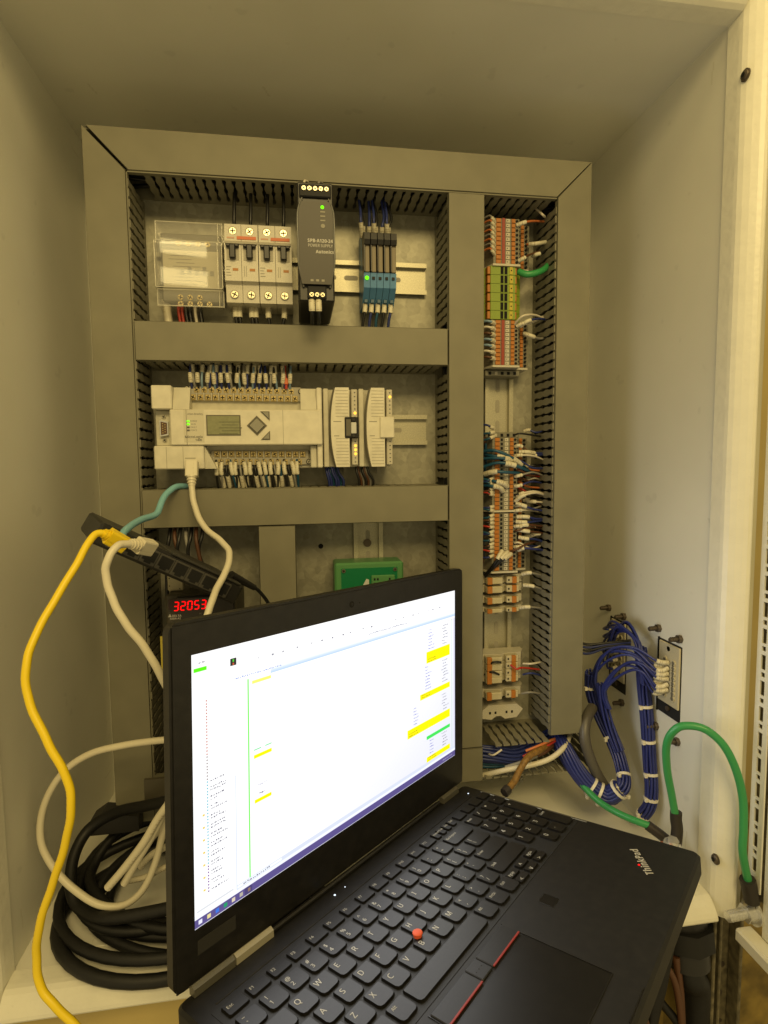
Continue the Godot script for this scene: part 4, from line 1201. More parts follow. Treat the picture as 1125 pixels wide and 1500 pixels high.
func fuse_block(y: float, th: float, label: String) -> void:
	var t := thing("fuse_terminal", label, "fuse holder", Vector3(0.0775, y, 0.0255), "beige fuse terminals")
	var d := Vector3(0, th, 0)
	var o := Vector3(0, y - th / 2, 0)
	part(t, "base", G().prism([Vector2(0.043, 0.0255), Vector2(0.046, 0.046), Vector2(0.072, 0.050), Vector2(0.078, 0.046), Vector2(0.100, 0.044), Vector2(0.106, 0.034), Vector2(0.106, 0.0255)], o, Vector3.RIGHT, Vector3.BACK, d), M.ivory)
	part(t, "holder", G().box(Vector3(0.0520, y - th / 2 + 0.0006, 0.046), Vector3(0.0715, y + th / 2 - 0.0006, 0.058), 0.0008), M.connector)
	part(t, "orange_end", G().box(Vector3(0.0525, y - th / 2 + 0.0004, 0.0545), Vector3(0.0585, y + th / 2 - 0.0004, 0.0590), 0.0005), M.terminal_orange)
	part(t, "holder", G().box(Vector3(0.0775, y - th / 2 + 0.0006, 0.044), Vector3(0.0930, y + th / 2 - 0.0006, 0.055), 0.0008), M.connector)
	part(t, "orange_end", G().box(Vector3(0.0840, y - th / 2 + 0.0004, 0.0520), Vector3(0.0895, y + th / 2 - 0.0004, 0.0560), 0.0005), M.terminal_orange)
	part(t, "contact_hole", G().box(Vector3(0.0790, y - 0.0010, 0.0550), Vector3(0.0808, y + 0.0012, 0.0553)), M.hole)


func terminal_wires() -> void:
	var mats := ["wire_teal", "wire_teal", "wire_blue", "wire_red", "wire_black", "wire_brown"]
	# left side of the plain groups: white sleeves next to the left orange levers, wires going down behind the middle duct
	for grp in [[642.0, 660.0, 3], [716.0, 746.0, 6], [758.0, 838.0, 13]]:
		for i in grp[2]:
			var py: float = lerpf(grp[0], grp[1], (i + 0.5) / grp[2])
			var y := 0.0212 + (727.0 - py) * 0.000775 - 0.0215
			var a := Vector3(0.0588, y, 0.0588)
			var dy := rng.randf_range(-0.004, 0.004)
			wire("sleeved wire on the left side of the orange-lever terminal blocks", "wires left of the terminal blocks", [a, a + Vector3(-0.005, dy * 0.4, 0.004), a + Vector3(-0.010, dy, 0.002), a + Vector3(-0.020, dy * 1.2, -0.012)], mats[(i * 5 + 2) % 6], 0.0012, 0.05, 0.46)
	# top group: leaning sleeves
	for i in 8:
		var a := Vector3(0.0588, 0.2909 - 0.0050 * i, 0.0590)
		wire("sleeved wire leaning on the left side of the uppermost terminal blocks", "wires left of the uppermost terminals", [a, a + Vector3(-0.004, 0.002, 0.004), a + Vector3(-0.0075, 0.006, 0.002), a + Vector3(-0.016, 0.004, -0.012)], ["wire_grey", "wire_orange"][i % 2], 0.0011, 0.03, 0.5)
	for i in 7:
		var a := Vector3(0.0588, 0.1809 - 0.0066 * i, 0.0592)
		wire("pale blue sleeved wire left of the second red-bridged terminals", "wires left of the second red-bridged terminals", [a, a + Vector3(-0.006, 0.001, 0.004), a + Vector3(-0.012, 0.002, 0.001), a + Vector3(-0.022, 0.001, -0.012)], ["wire_light_blue", "wire_white", "wire_brown", "wire_light_blue"][i % 4], 0.0014, 0.02, 0.30)
	# thick teal wires swinging over the middle groups
	var over := [
		[[Vector3(0.0479, 0.0375, 0.0550), Vector3(0.0579, 0.0379, 0.0660), Vector3(0.0735, 0.0316, 0.0680), Vector3(0.0874, 0.0237, 0.0640), Vector3(0.1058, 0.0140, 0.0500)], 0.62, 0.80],
		[[Vector3(0.0479, 0.0289, 0.0550), Vector3(0.0580, 0.0294, 0.0660), Vector3(0.0703, 0.0285, 0.0700), Vector3(0.0824, 0.0253, 0.0600)], 0.60, 0.95],
		[[Vector3(0.0479, 0.0194, 0.0550), Vector3(0.0604, 0.0239, 0.0660), Vector3(0.0752, 0.0222, 0.0700), Vector3(0.0908, 0.0174, 0.0660), Vector3(0.1144, 0.0098, 0.0460)], 0.40, 0.62],
		[[Vector3(0.0480, 0.0107, 0.0550), Vector3(0.0573, 0.0139, 0.0680), Vector3(0.0728, 0.0129, 0.0700), Vector3(0.0974, 0.0117, 0.0560)], 0.12, 0.42],
		[[Vector3(0.0480, 0.0052, 0.0550), Vector3(0.0581, 0.0029, 0.0660), Vector3(0.0672, 0.0005, 0.0680), Vector3(0.0776, -0.0055, 0.0580)], 0.45, 0.90],
		[[Vector3(0.0480, -0.0019, 0.0550), Vector3(0.0541, -0.0025, 0.0660), Vector3(0.0639, -0.0042, 0.0660), Vector3(0.0718, -0.0109, 0.0580)], 0.40, 0.92],
		[[Vector3(0.0496, 0.0345, 0.0500), Vector3(0.0569, 0.0318, 0.0620), Vector3(0.0685, 0.0309, 0.0660), Vector3(0.0781, 0.0286, 0.0580)], 0.50, 0.95],
	]
	for k in over.size():
		wire("%s of the teal wires with white sleeves swinging across the terminal blocks" % NTH[k], "teal wires crossing the terminal blocks", over[k][0], "wire_teal", 0.0018, over[k][1], over[k][2])
	# black wires rising to the right at the foot of the second plain group
	for q in [[[Vector3(0.0518, -0.1090, 0.0500), Vector3(0.0578, -0.0926, 0.0660), Vector3(0.0628, -0.0837, 0.0680), Vector3(0.0691, -0.0776, 0.0620)], 0.55, 0.95], [[Vector3(0.0520, -0.1103, 0.0520), Vector3(0.0604, -0.0923, 0.0680), Vector3(0.0670, -0.0835, 0.0700), Vector3(0.0758, -0.0794, 0.0620)], 0.58, 0.96], [[Vector3(0.0562, -0.1063, 0.0520), Vector3(0.0637, -0.0909, 0.0680), Vector3(0.0711, -0.0844, 0.0700), Vector3(0.0800, -0.0820, 0.0620)], 0.58, 0.96]]:
		wire("black wire with white sleeve slanting up across the terminal blocks", "black slanting wires", q[0], "wire_black", 0.0016, q[1], q[2])
	# right side: sleeves and wires into the right duct
	var right := [
		[[Vector3(0.0841, 0.2889, 0.0600), Vector3(0.0913, 0.2906, 0.0640), Vector3(0.1026, 0.2943, 0.0600), Vector3(0.1256, 0.3009, 0.0450)], "wire_orange", 0.02, 0.42, "thin orange wire at the top right of the terminal column"],
		[[Vector3(0.1014, 0.2735, 0.0480), Vector3(0.1087, 0.2716, 0.0560), Vector3(0.1278, 0.2770, 0.0500)], "wire_orange", 0.2, 0.9, "thin pale orange wire reaching the right duct above the green cable"],
		[[Vector3(0.0869, 0.2505, 0.0600), Vector3(0.0917, 0.2523, 0.0640), Vector3(0.0981, 0.2569, 0.0600), Vector3(0.1172, 0.2673, 0.0460)], "wire_brown", 0.0, 0.45, "brown wire with cream sleeve above the green earth cable"],
		[[Vector3(0.1081, 0.2609, 0.0480), Vector3(0.1100, 0.2600, 0.0550), Vector3(0.1174, 0.2626, 0.0550), Vector3(0.1296, 0.2717, 0.0480)], "wire_black", 0.0, 0.55, "black wire with cream sleeve entering the right duct"],
		[[Vector3(0.0851, 0.1783, 0.0600), Vector3(0.0900, 0.1805, 0.0640), Vector3(0.0998, 0.1817, 0.0600), Vector3(0.1270, 0.1955, 0.0450)], "wire_white", 0.0, 0.4, "white wire arching from the second red-bridged terminals"],
		[[Vector3(0.0827, 0.1805, 0.0600), Vector3(0.0882, 0.1872, 0.0700), Vector3(0.1079, 0.1911, 0.0600), Vector3(0.1314, 0.1878, 0.0450)], "wire_white", -1.0, -1.0, "bare white wire looping above the second red-bridged terminals"],
		[[Vector3(0.0966, 0.1733, 0.0500), Vector3(0.1041, 0.1690, 0.0560), Vector3(0.1167, 0.1675, 0.0500), Vector3(0.1307, 0.1705, 0.0450)], "wire_grey", 0.1, 0.5, "grey wire with cream sleeve below the white loop"],
		[[Vector3(0.0892, 0.1784, 0.0600), Vector3(0.0964, 0.1832, 0.0660), Vector3(0.1129, 0.1879, 0.0580), Vector3(0.1317, 0.1899, 0.0460)], "wire_blue", 0.0, 0.45, "dark blue wire beside the white loop"],
		[[Vector3(0.0889, 0.0363, 0.0600), Vector3(0.0980, 0.0362, 0.0620), Vector3(0.1123, 0.0347, 0.0560), Vector3(0.1326, 0.0348, 0.0450)], "wire_blue", 0.0, 0.6, "dark blue wire with cream sleeve right of the teal wires"],
		[[Vector3(0.1039, 0.0325, 0.0480), Vector3(0.1124, 0.0323, 0.0560), Vector3(0.1327, 0.0340, 0.0450)], "wire_blue", 0.05, 0.55, "second dark blue sleeved wire right of the teal wires"],
		[[Vector3(0.0869, -0.0143, 0.0600), Vector3(0.0935, -0.0110, 0.0660), Vector3(0.1094, -0.0098, 0.0620), Vector3(0.1320, -0.0166, 0.0460)], "wire_white", 0.0, 0.35, "cream wire arching high into the right duct"],
		[[Vector3(0.0853, -0.0206, 0.0600), Vector3(0.0911, -0.0140, 0.0680), Vector3(0.1085, -0.0113, 0.0640), Vector3(0.1329, -0.0167, 0.0460)], "wire_white", 0.0, 0.45, "cream wire just below the high arch"],
		[[Vector3(0.1045, -0.0225, 0.0480), Vector3(0.1122, -0.0222, 0.0560), Vector3(0.1335, -0.0250, 0.0450)], "wire_white", 0.1, 0.55, "short straight cream wire into the right duct"],
		[[Vector3(0.0861, -0.0230, 0.0600), Vector3(0.0945, -0.0261, 0.0640), Vector3(0.1089, -0.0309, 0.0580), Vector3(0.1332, -0.0348, 0.0460)], "wire_royal", 0.0, 0.4, "violet blue wire with cream sleeve slanting down right"],
		[[Vector3(0.0871, -0.0390, 0.0600), Vector3(0.0980, -0.0390, 0.0640), Vector3(0.1115, -0.0422, 0.0580), Vector3(0.1324, -0.0438, 0.0460)], "wire_royal", 0.0, 0.45, "blue wire at the top of the second plain group"],
		[[Vector3(0.0863, -0.0446, 0.0600), Vector3(0.0947, -0.0453, 0.0640), Vector3(0.1107, -0.0454, 0.0580), Vector3(0.1324, -0.0447, 0.0460)], "wire_blue", 0.0, 0.4, "blue wire second from top of the plain group"],
		[[Vector3(0.0872, -0.0503, 0.0600), Vector3(0.0964, -0.0485, 0.0640), Vector3(0.1125, -0.0503, 0.0580), Vector3(0.1326, -0.0538, 0.0460)], "wire_brown", 0.0, 0.4, "brown wire third from top of the plain group"],
		[[Vector3(0.0881, -0.0543, 0.0600), Vector3(0.0982, -0.0558, 0.0640), Vector3(0.1143, -0.0585, 0.0580), Vector3(0.1327, -0.0637, 0.0460)], "wire_brown", 0.0, 0.45, "brown wire with long cream sleeve beside the plain group"],
		[[Vector3(0.1057, -0.0526, 0.0500), Vector3(0.1117, -0.0513, 0.0560), Vector3(0.1326, -0.0538, 0.0460)], "wire_black", 0.05, 0.5, "short black wire with cream sleeve in the right duct"],
		[[Vector3(0.1076, -0.0642, 0.0500), Vector3(0.1143, -0.0604, 0.0560), Vector3(0.1327, -0.0637, 0.0460)], "wire_black", 0.05, 0.6, "second short black wire with cream sleeve in the right duct"],
		[[Vector3(0.0898, -0.0632, 0.0600), Vector3(0.0974, -0.0646, 0.0640), Vector3(0.1118, -0.0666, 0.0580), Vector3(0.1328, -0.0737, 0.0460)], "wire_blue", 0.0, 0.45, "blue wire with cream sleeve halfway down the plain group"],
		[[Vector3(0.0891, -0.0785, 0.0600), Vector3(0.0942, -0.0754, 0.0660), Vector3(0.1085, -0.0770, 0.0640), Vector3(0.1338, -0.0829, 0.0460)], "wire_royal", 0.0, 0.38, "thick bright blue wire near the foot of the plain group"],
		[[Vector3(0.0791, -0.0795, 0.0620), Vector3(0.0850, -0.0756, 0.0680), Vector3(0.0992, -0.0713, 0.0620), Vector3(0.1206, -0.0697, 0.0480)], "wire_brown", -1.0, -1.0, "dark brown wire crossing towards the right duct"],
		[[Vector3(0.0978, -0.1088, 0.0520), Vector3(0.1063, -0.1064, 0.0580), Vector3(0.1308, -0.1146, 0.0460)], "wire_grey", 0.0, 0.5, "grey wire with cream sleeve beside the first fuse holder"],
		[[Vector3(0.0996, -0.1221, 0.0520), Vector3(0.1099, -0.1229, 0.0580), Vector3(0.1328, -0.1324, 0.0460)], "wire_grey", 0.0, 0.5, "grey wire with cream sleeve beside the second fuse holder"],
		[[Vector3(0.0956, -0.1494, 0.0520), Vector3(0.1051, -0.1475, 0.0580), Vector3(0.1331, -0.1544, 0.0460)], "wire_grey", 0.0, 0.5, "grey wire with cream sleeve beside the narrow fuse holder"],
		[[Vector3(0.0818, -0.2170, 0.0580), Vector3(0.0871, -0.2202, 0.0640), Vector3(0.0964, -0.2206, 0.0600), Vector3(0.1324, -0.2314, 0.0460)], "wire_red", -1.0, -1.0, "red wire looping over the small lower group"],
		[[Vector3(0.0997, -0.2186, 0.0520), Vector3(0.1093, -0.2171, 0.0580), Vector3(0.1322, -0.2193, 0.0460)], "wire_white", -1.0, -1.0, "cream wire from the small lower group into the right duct"],
		[[Vector3(0.0998, -0.2322, 0.0520), Vector3(0.1094, -0.2289, 0.0580), Vector3(0.1325, -0.2400, 0.0460)], "wire_blue", -1.0, -1.0, "blue wire from the small lower group into the right duct"],
		[[Vector3(0.0983, -0.2559, 0.0520), Vector3(0.1080, -0.2525, 0.0580), Vector3(0.1328, -0.2626, 0.0460)], "wire_grey", -1.0, -1.0, "grey wire from the single lower block into the right duct"],
		[[Vector3(0.0540, -0.2214, 0.0500), Vector3(0.0589, -0.2115, 0.0600), Vector3(0.0691, -0.2121, 0.0600)], "wire_black", -1.0, -1.0, "black wire end on the left of the small lower group"],
		[[Vector3(0.0523, -0.2297, 0.0500), Vector3(0.0573, -0.2230, 0.0600), Vector3(0.0674, -0.2277, 0.0580)], "wire_black", -1.0, -1.0, "second black wire end left of the small lower group"],
		[[Vector3(0.1100, 0.3130, 0.0500), Vector3(0.1129, 0.3014, 0.0620), Vector3(0.1180, 0.3003, 0.0580)], "wire_white", -1.0, -1.0, "thin pale loose wire below the top duct"],
	]
	for q in right:
		wire(q[4], "wires right of the terminal blocks", q[0], q[1], 0.0013, q[2], q[3])
	for i in 5:   # reddish wires in the lower deck
		var y := 0.0220 - 0.0068 * i
		wire("orange wire on the lower deck behind the teal wires", "orange lower-deck wires", [Vector3(0.093, y, 0.047), Vector3(0.097, y - 0.003, 0.054), Vector3(0.104, y - 0.006, 0.050), Vector3(0.121, y - 0.008, 0.044)], ["wire_orange", "wire_red", "wire_brown"][i % 3], 0.0013)
	for i in 14:   # brown and teal bundle between terminals and middle duct
		var xx := 0.0435 + 0.0011 * (i % 7)
		var y1 := 0.070 - 0.008 * (i % 5)
		solo("wire", ["reddish brown", "dark teal", "black"][i % 3] + " wire lying between middle duct and terminal blocks", "wire", G().tube(smooth([Vector3(xx, y1, 0.036 + 0.0016 * i), Vector3(xx + 0.003, y1 - 0.03, 0.046 + 0.001 * (i % 6)), Vector3(xx - 0.001, y1 - 0.075, 0.044 + 0.001 * (i % 6)), Vector3(xx + 0.002, -0.085, 0.046), Vector3(xx, -0.105, 0.034)], 4), 0.0015, 6), M[["wire_brown", "wire_teal", "wire_black"][i % 3]], Vector3(xx, -0.105, 0.034), "wires along the middle duct")
	for i in 22:   # the denser tangle towards the right duct
		var py := [648.0, 654.0, 672.0, 679.0, 686.0, 694.0, 702.0, 709.0, 716.0, 723.0, 731.0, 744.0, 754.0, 762.0, 768.0, 779.0, 792.0, 798.0, 811.0, 817.0, 823.0, 829.0][i] as float
		var y := -0.0003 - (py - 727.0) * 0.000775
		var deck := i % 3 == 0
		var a := Vector3(0.0848 if not deck else 0.1012, y, 0.0600 if not deck else 0.0462)
		var e := Vector3(0.1222, y - 0.003 + rng.randf_range(-0.006, 0.006), 0.040 + rng.randf_range(0, 0.012))
		wire(["blue", "black", "brown", "grey", "cream"][i % 5] + " wire in the tangle between terminal blocks and right duct", "tangle right of the terminal blocks", [a, a + Vector3(0.004, 0.001, 0.004), a.lerp(e, 0.55) + Vector3(0, rng.randf_range(-0.004, 0.004), 0.006), e], ["wire_blue", "wire_black", "wire_brown", "wire_grey", "wire_white"][i % 5], 0.00115, 0.0 if i % 2 == 0 else -1.0, 0.42)
	var ec := thing("end_clamp", "cream double-humped end clamp above the slotted duct", "end clamp", Vector3(0.078, -0.275, 0.0255))
	part(ec, "clamp_body", G().prism([Vector2(0.050, -0.286), Vector2(0.062, -0.288), Vector2(0.068, -0.284), Vector2(0.074, -0.284), Vector2(0.079, -0.288), Vector2(0.094, -0.287), Vector2(0.102, -0.277), Vector2(0.094, -0.270), Vector2(0.058, -0.270), Vector2(0.048, -0.278)], Vector3(0, 0, 0.0255), Vector3.RIGHT, Vector3.UP, Vector3(0, 0, 0.022)), M.ivory)
	for x in [0.060, 0.067, 0.081, 0.088]:
		part(ec, "clamp_hole", G().box(Vector3(x - 0.0012, -0.281, 0.0475), Vector3(x + 0.0012, -0.278, 0.0478)), M.hole)
	var g := smooth([Vector3(0.0878, 0.2393, 0.0580), Vector3(0.0951, 0.2346, 0.0640), Vector3(0.1080, 0.2373, 0.0640), Vector3(0.1204, 0.2451, 0.0580), Vector3(0.1357, 0.2620, 0.0460)], 5)
	solo("earth_cable", "thick green earth cable bending into the right duct beside earth terminals", "cable", G().tube(g, 0.0036, 10), M.wire_green, g[-1])


# ---------------------------------------------------------------- lower left: drive, counter, green module

func lower_left() -> void:
	var t := thing("servo_drive", "black servo drive with a red lit number display behind the laptop", "drive", Vector3(-0.27, -0.33, PZ))
	var x0 := -0.2981
	var x1 := -0.2298
	var y1 := -0.1046
	part(t, "case", G().box(Vector3(x0, -0.325, PZ), Vector3(x1, y1, 0.104), 0.0015), M.drive_side)
	part(t, "front_panel", G().box(Vector3(x0 + 0.011, -0.32, 0.104), Vector3(x1 - 0.001, y1 - 0.0015, 0.110), 0.001), M.drive)
	part(t, "display_window", G().box(Vector3(-0.2943, -0.1180, 0.1100), Vector3(-0.2553, -0.1080, 0.1106)), M.drive_window)
	var dg := "32053"
	for i in 5:
		var o := Vector3(-0.2893, -0.1191, 0.1110) + Vector3(0.00655 * i, 0.00022 * i, 0)
		var seg := {"3": "abgcd", "2": "abged", "0": "abcdef", "5": "afgcd"}[dg[i]] as String
		var w := 0.0040
		var h := 0.0084
		var g := G()
		var sl := Vector2(0.12, 1.0)
		var bar := func(p: Vector2, q: Vector2):
			var a := Vector3(p.x + p.y * sl.x, p.y, 0)
			var b := Vector3(q.x + q.y * sl.x, q.y, 0)
			var dd := (b - a).normalized() * 0.0004
			g.tube([o + a + dd, o + b - dd], 0.00062, 4)
		for ch in seg:
			match ch:
				"a": bar.call(Vector2(0, h), Vector2(w, h))
				"b": bar.call(Vector2(w, h / 2), Vector2(w, h))
				"c": bar.call(Vector2(w, 0), Vector2(w, h / 2))
				"d": bar.call(Vector2(0, 0), Vector2(w, 0))
				"e": bar.call(Vector2(0, 0), Vector2(0, h / 2))
				"f": bar.call(Vector2(0, h / 2), Vector2(0, h))
				"g": bar.call(Vector2(0, h / 2), Vector2(w, h / 2))
		if i == 4:
			g.dome(o + Vector3(w + 0.0013, 0.0002, 0), 0.0007, Vector3.BACK, 0.5, 8, 2)
		part(t, "lit_digit", g, M.led_red)
	var lg := Vector3(-0.2933, -0.1256, 0.1102)
	part(t, "emblem", G().prism([Vector2(-0.0018, 0), Vector2(0.0016, 0), Vector2(0.0002, 0.0034)], lg, Vector3.RIGHT, Vector3.UP, Vector3(0, 0, 0.0002)), M.print_white)
	words(t, "print", "DELTA", 0.0030, Transform3D(Basis(), Vector3(-0.2868, -0.1246, 0.1102)), M.print_white, true)
	words(t, "print", "ASDA-A2", 0.0026, Transform3D(Basis(), Vector3(-0.2882, -0.1273, 0.1102)), M.print_white, true)
	words(t, "print", "PC", 0.0022, Transform3D(Basis(), Vector3(-0.2638, -0.1236, 0.1102)), M.print_grey)
	part(t, "yellow_edge_strip", G().box(Vector3(-0.3046, -0.1941, 0.1042), Vector3(-0.2994, -0.1461, 0.1055)), M.terminal_yellow)
	part(t, "heat_sink_foot", G().box(Vector3(-0.3269, -0.3245, 0.1000), Vector3(-0.3040, -0.2950, 0.1040)), M.drive_side)
	for i in 5:
		part(t, "connector_mark", G().box(Vector3(-0.3041, -0.2155, 0.1042) + Vector3(0, -0.006 * i, 0), Vector3(-0.3018, -0.2131, 0.1052) + Vector3(0, -0.006 * i, 0)), M.ivory)
	var c := Vector3(-0.2914, -0.0958, 0.0850)
	var cn := thing("small_connector", "small square cream plastic plate above the servo drive", "connector", c)
	part(cn, "plate", G().box(c - Vector3(0.0080, 0.0085, 0.003), c + Vector3(0.0080, 0.0085, 0.003), 0.0012), M.connector)
	for s in [Vector2(-0.006, 0.005), Vector2(-0.006, -0.003), Vector2(0.004, -0.006), Vector2(0.002, 0.007)]:
		part(cn, "hole", G().cyl(c + Vector3(s.x, s.y, 0.003), c + Vector3(s.x, s.y, 0.0033), 0.0006, 8), M.hole)
	# dark wire tangle between drive and duct
	for i in 7:
		var a := Vector3(-0.3000, -0.0408, 0.0600) + Vector3(0.0055 * i, 0, 0.002 * (i % 3))
		solo("wire", "%s dark wire from the left, dropping from lower duct to servo drive" % NTH[i], "wire", G().tube(smooth([a + Vector3(0, 0.01, -0.01), a + Vector3(0.001, -0.008, 0.012), a + Vector3(0.006 * (i % 2) - 0.002, -0.030, 0.014), a + Vector3(-0.004 + 0.003 * i, -0.075, 0.010), a + Vector3(-0.004 + 0.003 * i, -0.10, 0.0)], 5), 0.0021, 6), M[["wire_black", "wire_brown", "wire_black", "wire_grey"][i % 4]], a, "dark wires above the servo drive")
	# green module
	var gx0 := -0.1263
	var gx1 := -0.0479
	var gy1 := -0.0867
	var gm := thing("green_module", "green rail-mounted relay module peeping over the laptop screen", "module", Vector3((gx0 + gx1) / 2, -0.17, 0.0255))
	part(gm, "case", G().box(Vector3(gx0, -0.175, 0.0255), Vector3(gx1, gy1, 0.0600), 0.0020), M.green_case)
	part(gm, "label", G().box(Vector3(gx0 + 0.0072, -0.168, 0.0600), Vector3(gx1 - 0.0072, gy1 - 0.0060, 0.0606)), M.green_label)
	for s in [gx0 + 0.010, gx1 - 0.010]:
		screw_head(gm, Vector3(s, gy1 - 0.0085, 0.0606), 0.0022)
	part(gm, "white_triangle", G().prism([Vector2(-0.004, -0.006), Vector2(0.004, -0.006), Vector2(0.004, 0.002), Vector2(0.001, 0.003)], Vector3(gx0 + 0.0345, gy1 - 0.0215, 0.0606), Vector3.RIGHT, Vector3.UP, Vector3(0, 0, 0.0002)), M.print_white)
	var bl := part(gm, "pale_terminal", G().box(Vector3(gx0 + 0.0410, gy1 - 0.045, 0.0606), Vector3(gx1 - 0.0105, gy1 - 0.0145, 0.0640), 0.0008), M.green_case)
	for i in 6:
		part(bl, "terminal_mouth", G().box(Vector3(gx0 + 0.0435 + 0.0036 * (i % 3) + (0.010 if i % 3 == 2 else 0.0), gy1 - 0.0200 - 0.005 * (i / 3), 0.0640), Vector3(gx0 + 0.0455 + 0.0036 * (i % 3) + (0.010 if i % 3 == 2 else 0.0), gy1 - 0.0175 - 0.005 * (i / 3), 0.0643)), M.hole)


# ---------------------------------------------------------------- cables at the lower right

func bundle(g: Geo, path: Array, n: int, spread: float, r: float, twist := 1.2) -> Geo:
	var p := smooth(path, 6)
	for w in n:
		var ph := TAU * w / (n - 1) if w > 0 else 0.0
		var rad := spread * (1.0 if w > 0 else 0.0) * rng.randf_range(0.92, 1.05)
		var q := []
		var up := Vector3(0.2, 0.3, 0.93)
		for i in p.size():
			var d: Vector3 = (p[mini(i + 1, p.size() - 1)] - p[maxi(i - 1, 0)]).normalized()
			up = (up - d * up.dot(d)).normalized()
			var side := d.cross(up)
			var a := ph + twist * i / p.size() + 0.06 * sin(i * 0.5 + w)
			q.append(p[i] + (up * cos(a) + side * sin(a)) * rad)
		g.tube(q, r, 6)
	return g


func tie_on(t: Node, path: Array, at: float, r: float) -> void:
	var p := smooth(path, 6)
	var i := clampi(int(at * (p.size() - 1)), 1, p.size() - 2)
	var d: Vector3 = (p[i + 1] - p[i - 1]).normalized()
	var tie := part(t, "zip_tie", G().tube([p[i] - d * 0.0015, p[i] + d * 0.0015], r, 12), M.tie)
	var s := d.cross(Vector3(0, 0, 1)).normalized()
	part(tie, "tie_head", G().box(p[i] + s * r - Vector3(0.0018, 0.0022, 0.0018) + Vector3(0, 0, r * 0.4), p[i] + s * r + Vector3(0.0018, 0.0022, 0.0018) + Vector3(0, 0, r * 0.4), 0.0005), M.tie)


